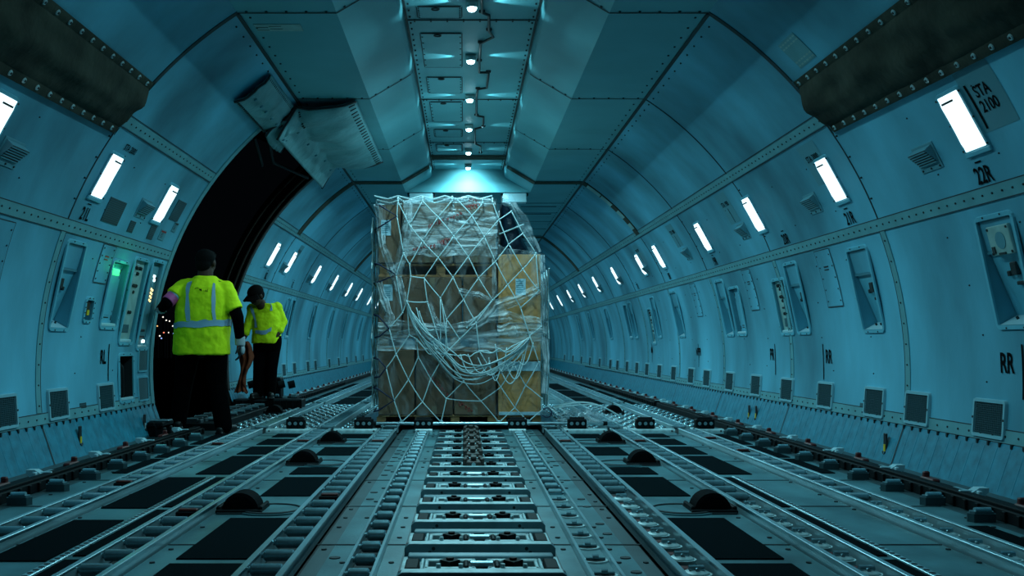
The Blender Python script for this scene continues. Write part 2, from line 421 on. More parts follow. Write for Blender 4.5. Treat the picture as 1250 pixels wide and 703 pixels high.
# kick panels ("baseboards") with ribs and the bolt row above them
for side, nm in ((1, 'baseboard_right'), (-1, 'baseboard_left')):
    mb = MB(); segs = [(Y0, Y1)] if side > 0 else [(Y0, DOOR[0]), (DOOR[1], Y1)]
    xb, xt = 2.93, wall_x(Z_KICK) - 0.012
    for a, b in segs:
        def P(y, t, o=0): return (side * (xb + (xt - xb) * t - o), y, Z_KICK * t)
        n = 1
        mb.add([P(a, 0), P(b, 0), P(b, 1), P(a, 1)], [(0, 1, 2, 3) if side < 0 else (3, 2, 1, 0)], 0)
        mb.add([P(a, 1), P(b, 1), (side * wall_x(Z_KICK + .01), b, Z_KICK + .01), (side * wall_x(Z_KICK + .01), a, Z_KICK + .01)], [(0, 1, 2, 3) if side < 0 else (3, 2, 1, 0)], 0)
        y = a + 0.1
        while y < min(b, 24):
            vs = [P(y - 0.008, 0.06), P(y + 0.008, 0.06), P(y + 0.008, 0.92), P(y - 0.008, 0.92), P(y, 0.06, 0.0025), P(y, 0.92, 0.0025)]
            mb.add(vs, [(0, 4, 5, 3), (4, 1, 2, 5)] if side < 0 else [(3, 5, 4, 0), (5, 2, 1, 4)], 0); y += 0.145
    for Y in RINGS_ALL:
        if side < 0 and DOOR[0] < Y < DOOR[1]: continue
        mb.add([P(Y - 0.008, 0, .004), P(Y + 0.008, 0, .004), P(Y + 0.008, 1, .004), P(Y - 0.008, 1, .004)], [(0, 1, 2, 3) if side < 0 else (3, 2, 1, 0)], 1)
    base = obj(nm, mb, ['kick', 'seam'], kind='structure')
    bolt = MB()
    for a, b in segs:
        y = a + 0.06
        while y < min(b, 26):
            x = side * (wall_x(Z_KICK) - 0.006)
            bolt.box((x - side * 0.008, y, Z_KICK - 0.004), (0.018, 0.016, 0.026), 0)
            y += 0.128
    obj('bolt_row', bolt, 'dark', base, label='row of black bolts along the top edge')

# ------------------------------------------------------------------ ceiling
CH_Y1 = 15.7
prof = [(-SEAM_X, SEAM_Z), (-0.955, SEAM_Z), (-0.60, 3.375), (-0.565, 3.40), (-0.552, 3.44), (-0.55, 3.52), (0.55, 3.52), (0.552, 3.44), (0.565, 3.40), (0.60, 3.375), (0.955, SEAM_Z), (SEAM_X, SEAM_Z)]
mb = MB()
ysl = [Y0 + (CH_Y1 - Y0) * i / 14 for i in range(15)]
for i in range(len(prof) - 1):
    (xa, za), (xb, zb) = prof[i], prof[i + 1]
    sm = 2 <= i <= 4 or 6 <= i <= 8
    for j in range(14):
        mb.add([(xa, ysl[j], za), (xb, ysl[j], zb), (xb, ysl[j + 1], zb), (xa, ysl[j + 1], za)], [(0, 3, 2, 1)], 0, False)
# closing bulkhead of the lamp channel, flat ceiling beyond it
cap_ = [p for p in prof if abs(p[0]) < 1]
mb.add([(x, CH_Y1, z) for x, z in cap_], [tuple(range(len(cap_)))], 1)
mb.add([(-SEAM_X, CH_Y1, SEAM_Z), (SEAM_X, CH_Y1, SEAM_Z), (SEAM_X, Y1, SEAM_Z), (-SEAM_X, Y1, SEAM_Z)], [(0, 3, 2, 1)], 0)
ceil = obj('ceiling', mb, ['ceil', 'ceil'], kind='structure')
ceil['label'] = 'faceted pale teal ceiling with a recessed lamp channel'
# joints and screw rows of the ceiling
jt = MB()
def path_strip(mb, pts, Ya, Yb, off=0.004, m=0):
    for (xa, za), (xb, zb) in zip(pts, pts[1:]):
        d = Vector((xb - xa, 0, zb - za)).normalized(); n = Vector((d.z, 0, -d.x)) * off
        if n.z > 0: n = -n
        A = Vector((xa, 0, za)) + n; B = Vector((xb, 0, zb)) + n
        if abs(d.z) > 0.95: A.x -= math.copysign(off, xa); B.x -= math.copysign(off, xa)
        mb.add([(A.x, Ya, A.z), (B.x, Ya, B.z), (B.x, Yb, B.z), (A.x, Yb, A.z)], [(0, 3, 2, 1)], m)
halves = [prof[:5], prof[7:]]
for Y in RINGS_ALL[:4]:
    for hpts in halves: path_strip(jt, hpts, Y - 0.012, Y + 0.012)
    for hpts in halves:
        for (xa, za), (xb, zb) in zip(hpts, hpts[1:]):
            L = math.hypot(xb - xa, zb - za); n = int(L / 0.13)
            for k in range(n):
                t = (k + 0.5) / n
                jt.box((xa + (xb - xa) * t, Y - 0.03, za + (zb - za) * t - 0.003), (0.016, 0.016, 0.012), 0)
for Y in (6.4, 8.45, 11.2, 13.6, 14.6):
    jt.box((0, Y, 3.517), (1.1, 0.02, 0.008), 0)
    for k in range(8): jt.box((-0.47 + k * 0.135, Y, 3.512), (0.014, 0.045, 0.012), 0)
for sx in (-1, 1):
    jt.box((sx * SEAM_X, (RINGS[0] + CH_Y1) / 2, SEAM_Z - 0.004), (0.026, CH_Y1 - RINGS[0], 0.02), 0)
    jt.box((sx * SEAM_X, (CH_Y1 + Y1) / 2, SEAM_Z - 0.004), (0.026, Y1 - CH_Y1, 0.02), 0)
    y = RINGS[0] + 0.1
    while y < 20:
        jt.box((sx * (SEAM_X - 0.07), y, SEAM_Z - 0.003), (0.014, 0.014, 0.01), 0); rivet(jt, sx, y + .1, SEAM_Z - 0.035, 0.008, 0.01, 0); y += 0.24
    jt.box((sx * 0.535, (Y0 + CH_Y1) / 2, 3.514), (0.018, CH_Y1 - Y0, 0.014), 0)
    y = Y0 + 0.2
    while y < CH_Y1:
        jt.box((sx * 0.505, y, 3.515), (0.014, 0.014, 0.012), 0); y += 0.16
for Y in [CH_Y1 + 1.2 + 1.26 * k for k in range(8)]:
    jt.box((0, Y, SEAM_Z - 0.003), (3.2, 0.016, 0.008), 0)
obj('panel_joint', jt, ['seam', 'strip'], ceil, label='dark riveted panel joints')
# end wall of the hold
mb = MB(); n = 40
pts = [(R_IN * math.cos(-0.3 + (PI + 0.6) * i / n), ZC + R_IN * math.sin(-0.3 + (PI + 0.6) * i / n)) for i in range(n + 1)]
mb.add([(x, Y1 - 0.2, z) for x, z in pts], [tuple(range(n + 1))], 0)
mb.add([(-3.3, Y1 - .2, -0.4), (3.3, Y1 - .2, -0.4), (3.3, Y1 - .2, 0.2), (-3.3, Y1 - .2, 0.2)], [(0, 1, 2, 3)], 0)
obj('wall_back', mb, 'wall', kind='structure')
# dark webbing strap arches round the ceiling
def strap_arch(Y, w, nm, down_to, channel, light_patch):
    mb = MB()
    for sx in (-1, 1):
        strip_ring(mb, sx, Y, w, down_to, SEAM_Z, 0.012, 0, 14)
        if channel: path_strip(mb, [(p[0], p[1]) for p in (prof[:5] if sx < 0 else prof[7:])], Y - w / 2, Y + w / 2, 0.012)
    if channel: mb.box((0, Y - 0.05, 3.512), (1.09, w * 1.3, 0.012), 0)
    else: mb.box((0, Y, SEAM_Z - 0.008), (3.28, w, 0.012), 0)
    if light_patch:
        for za, zb, mm in ((2.98, 3.12, 1), (2.84, 2.97, 1), (2.5, 2.58, 1), (2.66, 2.76, 1)):
            strip_ring(mb, 1, Y + 0.01, w * 0.8, za, zb, 0.015, mm, 4)
    obj(nm, mb, ['blanket', 'instr'], kind='structure')['label'] = 'dark strap arch across the ceiling lining'
strap_arch(RINGS[3], 0.24, 'trim_1', Z_UP, True, True)
strap_arch(22.3, 0.3, 'trim_2', Z_UP, False, False)

# ------------------------------------------------------------------ doorway in the left wall
RO = 3.27
mb = MB()
pa, pb = phi_z(0.0) - 0.02, phi_z(DOOR_Z)
for Y in DOOR:
    mb.grid(lambda u, v: arc_pt(-1, Y, pa + (pb - pa) * v, R_IN + (RO - R_IN) * u), 1, 24, 0, False, Y == DOOR[0])
mb.grid(lambda u, v: arc_pt(-1, DOOR[0] + (DOOR[1] - DOOR[0]) * v, pb, R_IN + (RO - R_IN) * u), 1, 2, 0, False, True)
jamb = obj('door_1', mb, ['leaf'], kind='structure'); jamb['label'] = 'open cargo doorway in the left hull side'
fr = MB()
for Y, w, t in ((DOOR[0] - 0.045, 0.09, 0.012), (DOOR[1] + 0.05, 0.10, 0.014)):
    strip_ring(fr, -1, Y, w, 0.02, DOOR_Z + 0.05, t, 0 if Y < 11 else 1, 26)
strip_long(fr, -1, DOOR_Z + 0.05, 0.1, DOOR[0] - 0.09, DOOR[1] + 0.1, 0.014, 1)
obj('door_frame', fr, ['strip', 'brown'], jamb)
gs = MB()
gs.tube([arc_pt(-1, DOOR[1] - 0.02, pa + (pb - pa) * k / 20, R_IN + 0.05) for k in range(21)], 0.018, 6, 0)
gs.tube([arc_pt(-1, DOOR[1] - 0.03, pa + (pb - pa) * k / 20, R_IN + 0.15) for k in range(21)], 0.012, 6, 0)
obj('door_seal', gs, 'brown', jamb, label='dark rubber seal')
tr = MB()
for a, b in (((-1.97, 9.9, 2.9), (-2.15, 11.2, 2.83)), ((-2.15, 11.2, 2.83), (-2.0, 12.7, 2.9)), ((-2.1, 9.95, 2.85), (-2.25, 11.1, 2.78))):
    tr.cyl(a, b, 0.02, 0.02, 8, 0)
obj('hinge_strut', tr, 'black', jamb)
# raised door leaf outside, hinged above the opening
lf = MB()
lf.grid(lambda u, v: (-2.0 - 2.7 * v, DOOR[0] + (DOOR[1] - DOOR[0]) * u, 3.2 + 2.3 * v - 0.5 * math.sin(PI * v)), 6, 10, 0, True)
lf.grid(lambda u, v: (-2.05 - 2.7 * v, DOOR[0] + (DOOR[1] - DOOR[0]) * u, 3.35 + 2.3 * v - 0.5 * math.sin(PI * v)), 6, 10, 0, True, True)
obj('door_leaf', lf, 'leaf', jamb, label='raised dark door leaf')
# apron outside
mb = MB(); mb.add([(-400, -40, -5), (-3.6, -40, -5), (-3.6, 400, -5), (-400, 400, -5)], [(0, 1, 2, 3)], 0)
obj('ground', mb, 'asphalt', kind='structure')
rnd = random.Random(5)
spots = [(199, 387, 'white'), (203, 391, 'white'), (207, 392, 'white'), (192, 398, 'amber'), (211, 398, 'white'), (188, 405, 'blue'), (195, 410, 'white'),
         (200, 406, 'red'), (206, 406, 'white'), (212, 407, 'blue'), (216, 400, 'amber'), (190, 392, 'white'), (197, 413, 'blue'), (213, 413, 'amber')]
cnt = {}
for px, py, c in spots:
    Y = 70 + rnd.uniform(0, 12); X = (px - 566) / 1250 * Y + CAMX; z = HC + (419 - py) / 1250 * Y
    mb = MB().ball((0, 0, z + 5), 0.06, 8, 6, 0)
    pole = MB().cyl((0, 0, 0), (0, 0, z + 5), 0.06, 0.04, 6)
    t = thing('apron_lamp', f'tiny distant {c} apron light seen through the open doorway at night', 'light', (X, Y, -5), f'distant {c} apron lights')
    obj('lamp_globe', mb, 'lamp_' + c, t); obj('pole', pole, 'black', t)
# ------------------------------------------------------------------ floor
FY0, FY1 = 1.6, 39.0
mb = MB()
mb.box((0, (FY0 + FY1) / 2, -0.09), (5.96, FY1 - FY0, 0.1), 2)          # underside, seen in the gaps of the tracks
def plate(x0, x1, m, top=0.0, ya=FY0, yb=FY1):
    for s in (-1, 1):
        a, b = s * x0, s * x1
        if a == -b: 
            if s < 0: continue
        mb.box(((a + b) / 2, (ya + yb) / 2, top - 0.02), (abs(b - a), yb - ya, 0.04), m)
mb.box((0, (FY0 + FY1) / 2, -0.02), (0.62, FY1 - FY0, 0.04), 1)
plate(0.31, 0.385, 0); plate(0.51, 0.605, 0); plate(0.605, 0.668, 1)
plate(0.895, 1.31, 0); plate(1.50, 1.95, 0); plate(2.15, 2.42, 0); plate(2.42, 2.98, 1)
floor = obj('floor', mb, ['plate', 'plate2', 'gap'], kind='structure'); floor['label'] = 'scuffed grey-teal cargo hold floor plates'
js = MB()
y = 3.3
while y < 16:
    for s in (-1, 1):
        for a, b in ((0.31, 0.385), (0.51, 0.685), (0.895, 1.31), (1.5, 1.95), (2.15, 2.42)):
            js.box((s * (a + b) / 2, y, 0.0015), (b - a, 0.010, 0.004), 0)
    y += 1.016
y = 3.2
rnd = random.Random(11)
while y < 10:
    for s in (-1, 1):
        for x in (0.345, 0.535, 0.64, 0.91, 1.27, 1.52, 1.93, 2.2, 2.38):
            if rnd.random() < .45: js.cyl((s * x, y, 0), (s * x, y, 0.005), 0.011, 0.011, 8, 0)
        if rnd.random() < .6: js.cyl((s * 0.575, y + .09, 0), (s * .575, y + .09, 0.004), 0.022, 0.022, 10, 0)
    y += 0.254
obj('panel_joint', js, 'seam', floor, label='dark plate joints and screw holes')
sk = MB()
for s in (-1, 1):
    for x in (1.655, 2.17):
        sk.box((s * x, 6.6 if x > 2 else 4.95, 0.004), (0.035, 6.4 if x > 2 else 3.1, 0.008), 0, 0.002)
        if x < 1.7: sk.v = sk.v[:-24] if False else sk.v
        for k in range(125 if x > 2 else 60): sk.cyl((s * x, 3.45 + k * 0.0508, 0.008), (s * x, 3.45 + k * 0.0508, 0.0095), 0.012, 0.012, 6, 1)
obj('seat_track', sk, ['rail', 'gap'], floor, label='perforated tie-down track')

# ------------------------------------------------------------------ black grip mats
WIDE = [(3.3, 3.93), (4.02, 4.955), (5.68, 6.47), (6.62, 6.98), (7.75, 8.34), (9.15, 9.55)]
MID = [(3.3, 4.0), (4.08, 5.2), (5.3, 6.46), (6.62, 7.68), (7.82, 8.38), (8.56, 9.06), (9.24, 9.57)]
OUT = [(3.4, 3.95), (4.02, 4.74), (6.68, 7.5), (7.6, 8.43), (8.58, 9.55)]
EXT = [(3.98, 4.9), (5.26, 6.46), (6.62, 7.68), (7.82, 8.4)]
def mats(x0, x1, rows, where, grp):
    for s, nm in ((1, 'right'), (-1, 'left')):
        for i, (a, b) in enumerate(rows):
            xx = x1(a) if callable(x1) else x1
            if rows is EXT and (s > 0 or a > 6.5): continue
            m_ = MB().box((0, 0, 0.003), (xx - x0, b - a, 0.006), 0, 0.002)
            o = obj('grip_mat', m_, 'mat', loc=(s * (x0 + xx) / 2, (a + b) / 2, 0.0005))
            tag(o, f'black floor mat {where}, {nm} side, {ORD[i + 1]} from camera', 'floor mat', f'{grp} {nm}')
mats(0.905, 1.195, WIDE, 'beside the drive wheels', 'black mats beside the drive wheels')
mats(1.515, lambda a: 1.625 if a < 6.5 else 1.80, MID, 'outside the second wide roller track', 'black mats outside the second track')
mats(2.2, 2.36, OUT, 'beside the outer guide blocks', 'black mats by the outer guide blocks')
mats(1.69, 1.93, EXT, 'inside the outermost roller track', 'black mats inside the outer track')

for s, nm in ((1, 'right'), (-1, 'left')):
    for x0, x1, where in ((1.56, 1.9, 'inner'), (2.2, 2.38, 'outer')):
        for i, (a, b) in enumerate(((14.2, 16.0), (16.2, 18.4), (18.7, 21.5))):
            o = obj('grip_mat', MB().box((0, 0, 0.003), (x1 - x0, b - a, 0.006), 0, 0.002), 'mat', loc=(s * (x0 + x1) / 2, (a + b) / 2, 0.0005))
            tag(o, f'black floor mat behind the ball mats, {where} row, {nm} side, {ORD[i + 1]} from camera', 'floor mat', f'far black mats {nm}')

# ------------------------------------------------------------------ roller tracks
PITCH = 0.254
def roller_me(L, r): 
    def f():
        q = MB().cyl((-L / 2 + .006, 0, 0), (L / 2 - .006, 0, 0), r, r, 14, 0).cyl((-L / 2, 0, 0), (-L / 2 + .006, 0, 0), r * .7, r, 14, 0).cyl((L / 2 - .006, 0, 0), (L / 2, 0, 0), r, r * .7, 14, 0)
        return q.cyl((-L / 2 - .010, 0, 0), (L / 2 + .010, 0, 0), r * .5, r * .35, 8, 0)
    return cached(('roller', L, r), f, 'roller', ['roller'])
def caster_me():
    def f():
        q = MB().cyl((0, 0, -0.02), (0, 0, 0.012), 0.052, 0.058, 14, 0).ball((0, 0, 0.012), (0.05, 0.05, 0.014), 14, 6, 0, top=True)
        q.cyl((-.028, 0, 0.03), (.028, 0, 0.03), 0.012, 0.012, 10, 2)
        return q.cyl((0, -.026, 0.028), (0, .026, 0.028), 0.008, 0.008, 8, 2).box((0, 0.1, 0.0), (0.09, 0.06, 0.025), 1, 0.005)
    return cached('caster', f, 'caster', ['pband', 'red', 'roller'])
def cup_me():
    def f():
        q = MB().cyl((0, 0, 0), (0, 0, 0.006), 0.052, 0.05, 18, 0).cyl((0, 0, 0.0062), (0, 0, 0.0064), 0.04, 0.04, 18, 1)
        return q.cyl((-.038, 0, 0.01), (.038, 0, 0.01), 0.007, 0.007, 8, 2).cyl((-.012, 0, 0.014), (.012, 0, 0.014), 0.013, 0.013, 10, 2)
    return cached('cup', f, 'roller_cup', ['pband', 'gap', 'roller'])
def brake_me():
    def f():
        q = MB().box((0, 0, 0.012), (0.11, 0.12, 0.05), 0, 0.006).box((0, -0.03, 0.042), (0.09, 0.035, 0.012), 1, 0.004)
        return q.cyl((-.05, .04, .035), (.05, .04, .035), .016, .016, 10, 2)
    return cached('brake', f, 'brake_unit', ['black', 'red', 'roller'])
def track(x0, x1, ya, yb, label, group, pitch=PITCH, r=0.023, rail_h=0.046, cast_to=0, cup_to=0, brakes=(), two_rail=True, phase=0.0):
    xm = (x0 + x1) / 2; w = abs(x1 - x0)
    t = thing('roller_track', label, 'roller track', (xm, ya, 0), group)
    L = yb - ya
    for s in (-1, 1):
        q = MB(); x = s * (w / 2 - 0.006)
        q.box((x - s * .002, L / 2, rail_h / 2 - 0.01), (0.014, L, rail_h + 0.02), 0, 0.002)
        if rail_h > 0.04: q.box((x, L / 2, rail_h - 0.002), (0.024, L, 0.008), 0, 0.002)
        obj('rail', q, 'rail', t)
    obj('track_bed', MB().box((0, L / 2, -0.03), (w - 0.024, L, 0.01), 0), 'gap', t)
    y = phase if phase else pitch / 2
    k = 0
    while y < L - 0.05:
        Y = ya + y
        if Y < cast_to: obj('caster', caster_me(), parent=t, loc=(0, y, 0.0))
        elif Y < cup_to: obj('roller_cup', cup_me(), parent=t, loc=(0, y, 0.002))
        elif any(abs(Y - b) < pitch / 2 for b in brakes): obj('brake_unit', brake_me(), parent=t, loc=(0, y, 0))
        else: obj('roller', roller_me(w - 0.046, r), parent=t, loc=(0, y, rail_h - r + 0.002))
        y += pitch; k += 1
    if cup_to: obj('cover_plate', MB().box((0, (cup_to - ya) / 2, -0.003), (w - 0.02, cup_to - ya, 0.01), 0), 'plate', t, label='plain plate between the roller cups')
    return t
NEAR = (3.35, 9.68)
for s, nm in ((1, 'right'), (-1, 'left')):
    track(s * 0.385, s * 0.51, *NEAR, f'narrow roller track just {nm} of the centre locks' + (', with round cups at its near end' if s > 0 else ', rollers all along'), 'near roller tracks', r=0.024, rail_h=0.03, cup_to=5.74 if s > 0 else 0)
    track(s * 0.70, s * 0.865, *NEAR, f'wide steel roller track between narrow track and drive wheels, {nm} side', 'near roller tracks', cast_to=5.62 if s > 0 else 0, brakes=(8.5, 5.55) if s < 0 else (8.5,))
    track(s * 1.32, s * 1.485, *NEAR, f'second wide roller track from the centre, {nm} side, beyond the drive wheels', 'near roller tracks', cast_to=5.4 if s > 0 else 0, brakes=(8.6, 5.0) if s < 0 else (8.6,))
    track(s * 1.965, s * 2.135, *NEAR, f'outermost near roller track on the {nm}, beside the guide blocks', 'near roller tracks', cast_to=5.3 if s > 0 else 0, brakes=(8.3, 5.9) if s < 0 else (8.8, 7.9))
    # through the ball mats and away down the hold
    track(s * 0.70, s * 0.865, 9.95, 13.9, f'roller track reaching under the pallet on its {nm} side', 'roller tracks among the ball mats')
    track(s * 1.32, s * 1.485, 9.95, 13.9, f'roller track running between the ball mats on the {nm}', 'roller tracks among the ball mats')
    track(s * 1.965, s * 2.135, 9.95, 13.9, f'outer roller track beside the ball mats on the {nm}', 'roller tracks among the ball mats')
    track(s * 1.32, s * 1.485, 14.1, 36, f'far roller track on the {nm}, inner of the two vanishing past the cargo', 'far roller tracks', pitch=0.508)
    track(s * 1.965, s * 2.135, 14.1, 36, f'far roller track on the {nm}, outer of the two vanishing past the cargo', 'far roller tracks', pitch=0.36)

# ------------------------------------------------------------------ centre lock units
def lock_parts(kind):
    d = {}
    q = MB()
    poly = [(-0.30, 0), (0.30, 0), (0.30, 0.035), (0.285, 0.05), (-0.285, 0.05), (-0.30, 0.035)]
    q.prism(poly, 0, 0.062, 1, 0)
    q.box((0, .032, .051), (.565, .058, .003), 2)  # pale lip: the bar's bright top-edge highlight, put in as colour
    for x in (-0.2, -0.185, 0.185, 0.2):
        z = 0.034 if abs(x) < 0.19 else 0.018
        q.cyl((x, -0.002, z), (x, 0.004, z), 0.0075, 0.0075, 8, 1)
    d['cross_bar'] = (q, ['bar', 'gap', 'pband'])
    q = MB().box((0, 0.26, 0.006), (0.60, 0.40, 0.012), 0, 0.002)
    for s in (-1, 1): q.box((s * .118, .17, .0125), (.20, .17, .003), 1)
    q.box((0, .17, .0125), (.1, .2, .003), 1); q.box((0, .40, .02), (.56, .06, .03), 2, .004)
    d['base_plate'] = (q, ['pband', 'gap', 'bar'])
    for s in (-1, 1):
        q = MB()   # pale bracket: C shape on the tray with prongs
        q.box((s * 0.115, 0.10, 0.03), (0.19, 0.035, 0.036), 0, 0.004); q.box((s * 0.115, 0.24, 0.03), (0.19, 0.03, 0.036), 0, 0.004)
        for dx in (0.03, 0.20): q.box((s * dx, 0.17, 0.028), (0.014, 0.15, 0.04), 0, 0.003)
        for dx in (0.075, 0.155): q.cyl((s * dx, 0.1, 0.02), (s * dx, 0.1, 0.062), 0.011, 0.008, 8, 0)
        for dx in (0.085, 0.145): q.box((s * dx, 0.2, 0.032), (0.02, 0.02, 0.05), 0, 0.003)
        d[('bracket', s)] = (q, ['pband'])
        q = MB().prism([(s * 0.115 - 0.036, 0.17), (s * 0.115, 0.125), (s * 0.115 + 0.036, 0.17), (s * 0.115, 0.215)], 0.012, 0.062, 2, 0).cyl((s * .115, .17, .06), (s * .115, .17, .07), .014, .014, 10, 0)
        d[('lock_cam', s)] = (q, ['black'])
        q = MB().box((s * 0.252, 0.16, 0.026), (0.05, 0.16, 0.052), 0, 0.005).box((s * 0.215, 0.16, 0.036), (0.012, 0.17, 0.03), 2, 0.003).box((s * 0.285, 0.09, 0.022), (0.03, 0.05, 0.03), 1, 0.005)
        d[('end_stop', s)] = (q, ['black', 'red', 'pband'])
    if kind == 'low':
        q = MB().box((0, 0.16, 0.024), (0.105, 0.07, 0.04), 0, 0.005)
        for s in (-1, 1): q.box((s * 0.056, 0.15, 0.03), (0.02, 0.11, 0.05), 0, 0.006)
        q.cyl((-.04, .14, .05), (.04, .14, .05), .014, .014, 10, 1)
        d['center_latch'] = (q, ['black', 'rail'])
    else:
        q = MB().box((0, 0.14, 0.04), (0.10, 0.16, 0.08), 0, 0.006)
        for s in (-1, 1): q.box((s * 0.055, 0.10, 0.05), (0.03, 0.06, 0.10), 0, 0.006); q.box((s * .045, .2, .055), (.03, .05, .09), 0, .005)
        q.cyl((0, .055, .06), (0, .065, .06), .014, .014, 10, 1); q.box((0, .14, .1), (.04, .12, .02), 0, .004)
        d['center_latch'] = (q, ['brown', 'rail'])
    return d
LP = {k: {n: (MB_[0].mesh(n if isinstance(n, str) else n[0], MB_[1])) for n, MB_ in lock_parts(k).items()} for k in ('low', 'tall')}
for i in range(12):
    Y = 3.56 + 0.508 * i; kind = 'low' if i < 6 else 'tall'
    t = thing('cargo_lock_unit', f'metal cargo lock {"with low black latch" if kind == "low" else "with tall brown block"}, {ORD[i + 1]} centre step from camera', 'cargo lock', (0, Y, 0.0005), 'centre-line cargo locks')
    for n, me in LP[kind].items(): obj(n if isinstance(n, str) else n[0], me, parent=t)

# ------------------------------------------------------------------ drive wheels
def drive_parts():
    d = {}
    q = MB().cyl((0, 0, 0), (0, 0, 0.008), 0.172, 0.172, 32, 0)
    d['cover_disc'] = (q, ['plate'])
    q = MB(); q.tube([(0.152 * math.cos(a), 0.152 * math.sin(a), 0.009) for a in [PI * 0.25 + PI * 1.5 * k / 24 for k in range(25)]], 0.007, 6, 0)
    q.box((0.15, 0.0, 0.004), (0.2, 0.24, 0.01), 0, 0.003)
    d['surround'] = (q, ['seam'])
    q = MB()
    n = 18; prof_ = [(-0.075, 0.075), (-0.07, 0.092), (0.07, 0.092), (0.075, 0.075)]
    vs = []; 
    for k in range(n + 1):
        a = PI * k / n
        for x, r in prof_: vs.append((x, -r * math.cos(a), r * math.sin(a)))
    fs = [(k * 4 + j, k * 4 + j + 1, k * 4 + j + 5, k * 4 + j + 4) for k in range(n) for j in range(3)]
    fs += [tuple(k * 4 for k in range(n + 1)), tuple(k * 4 + 3 for k in reversed(range(n + 1)))]
    q.add([(y + 0.14, -x, z + 0.008) for x, y, z in vs], fs, 0)
    d['rubber_roller'] = (q, ['rubber'])
    q = MB().box((0.14, -0.1, 0.012), (0.23, 0.03, 0.018), 0, 0.005).box((0.14, 0.1, 0.012), (0.23, 0.03, 0.018), 0, 0.005)
    for s in (-1, 1): q.box((0.14 + s * 0.105, 0, 0.02), (0.02, 0.19, 0.035), 0, 0.006)
    d['roller_housing'] = (q, ['black'])
    return d
DP = {n: v[0].mesh(n, v[1]) for n, v in drive_parts().items()}
k = 0
for s, nm in ((1, 'right'), (-1, 'left')):
    for i, Y in enumerate((5.2, 7.2, 8.72)):
        t = thing('drive_wheel', f'black rubber half-sunk drive wheel on the {nm} floor, {ORD[i + 1]} from the camera', 'drive wheel', (s * 1.045, Y, 0.0005), f'drive wheels {nm}')
        for n, me in DP.items():
            o = obj(n, me, parent=t)
            if s < 0: o.scale = (1, 1, 1)
        if s < 0: t.rotation_euler = (0, 0, PI)
for s, nm, x in ((1, 'right', 1.69), (-1, 'left', -2.28)):
    t = thing('drive_wheel', f'black rubber drive wheel among the ball mats on the {nm}', 'drive wheel', (x, 12.0, 0.028), 'drive wheels among the ball mats', 0 if s > 0 else PI)
    for n in ('rubber_roller', 'roller_housing'): obj(n, DP[n], parent=t, loc=(-0.14, 0, 0))

# ------------------------------------------------------------------ threshold strips with stop blocks, ball mats behind them
def block_me():
    def f():
        q = MB().box((0, 0, 0.045), (0.18, 0.09, 0.09), 0, 0.008)
        for s in (-1, 0, 1): q.cyl((s * 0.055, -0.047, 0.05), (s * 0.055, -0.044, 0.05), 0.017, 0.017, 12, 1)
        for s in (-1, 1): q.box((s * 0.028, -0.05, 0.045), (0.012, 0.014, 0.08), 0, 0.003)
        q.cyl((-.07, 0, .09), (.07, 0, .09), .02, .02, 10, 0)
        return q
    return cached('block', f, 'stop_block', ['black', 'rail'])
STRIPS = [(0.54, 0.69, 0.93, 0), (0.355, 0.535, 0.45, 0), (0.88, 1.31, 1.02, 1), (1.49, 1.955, 1.67, 2), (2.15, 2.42, 2.24, 3)]
WORD = {0.355: 'across the narrow track', 0.88: 'between the first two wide tracks', 1.49: 'between the second and outer tracks', 2.15: 'outside the outer track'}
for s, nm in ((1, 'right'), (-1, 'left')):
    for x0, x1, xb, n in STRIPS[1:]:
        if s < 0 and n == 3: continue
        t = thing('threshold_strip', f'pale raised edge strip {WORD[x0]}, {nm} side, before the cargo', 'edge strip', (s * (x0 + x1) / 2, 9.78, 0.0005), 'pale strips in front of the ball mats')
        w = x1 - x0 - 0.02
        obj('strip', MB().prism([(-0.05, 0), (0.05, 0), (0.05, 0.034), (-0.038, 0.034), (-0.05, 0.022)], -w / 2, w / 2, 0, 0), 'pband', t)
        q = MB()
        for sx in (-1, 1): q.cyl((sx * (w / 2 - 0.03), -0.052, 0.016), (sx * (w / 2 - 0.03), -0.045, 0.016), 0.009, 0.009, 10, 0)
        obj('bolt', q, 'seam', t)
        o = obj('stop_block', block_me(), loc=(s * xb, 9.81, 0.0347))
        tag(o, f'black three-roller stop block on the pale strip {WORD[x0]}, {nm} side', 'stop block', 'black stop blocks on the pale strips')
rod = thing('stop_rod', 'long pale steel rod lying across the floor before the cargo', 'rod', (0.2, 10.02, 0.066), None)
obj('shaft', MB().cyl((-1.14, 0, 0), (1.12, 0, 0), 0.016, 0.016, 14, 0), 'alu', rod)
for x in (-1.14, 1.12): obj('end_cap', MB().cyl((x - 0.02, 0, 0), (x + 0.02, 0, 0), 0.021, 0.021, 14, 0), 'black', rod)

def ball_me():
    def f(): return MB().cyl((0, 0, 0), (0, 0, 0.006), 0.040, 0.036, 12, 0).ball((0, 0, 0.004), 0.022, 10, 6, 1, top=True)
    return cached('ball', f, 'ball_unit', ['gap', 'roller'])
for s, nm in ((1, 'right'), (-1, 'left')):
    for x0, x1, where in ((0.9, 1.31, 'innermost'), (1.495, 1.955, 'middle'), (2.145, 2.42, 'outermost')):
        t = thing('ball_mat', f'pale panel studded with steel balls, {where} strip on the {nm} of the cargo', 'ball mat', (s * (x0 + x1) / 2, 9.85, 0.0005), 'ball mats')
        w = x1 - x0 - 0.04
        obj('panel', MB().box((0, 2.0, 0.007), (w, 3.98, 0.014), 0, 0.002), 'pband', t)
        nx = max(2, int(w / 0.105)); ny = min(30, 96 // nx)
        for j in range(ny):
            for i in range(nx):
                obj('ball_unit', ball_me(), parent=t, loc=(-w / 2 + w * (i + 0.5) / nx + (0.02 if j % 2 else -0.02), 0.12 + j * 3.85 / ny, 0.014))

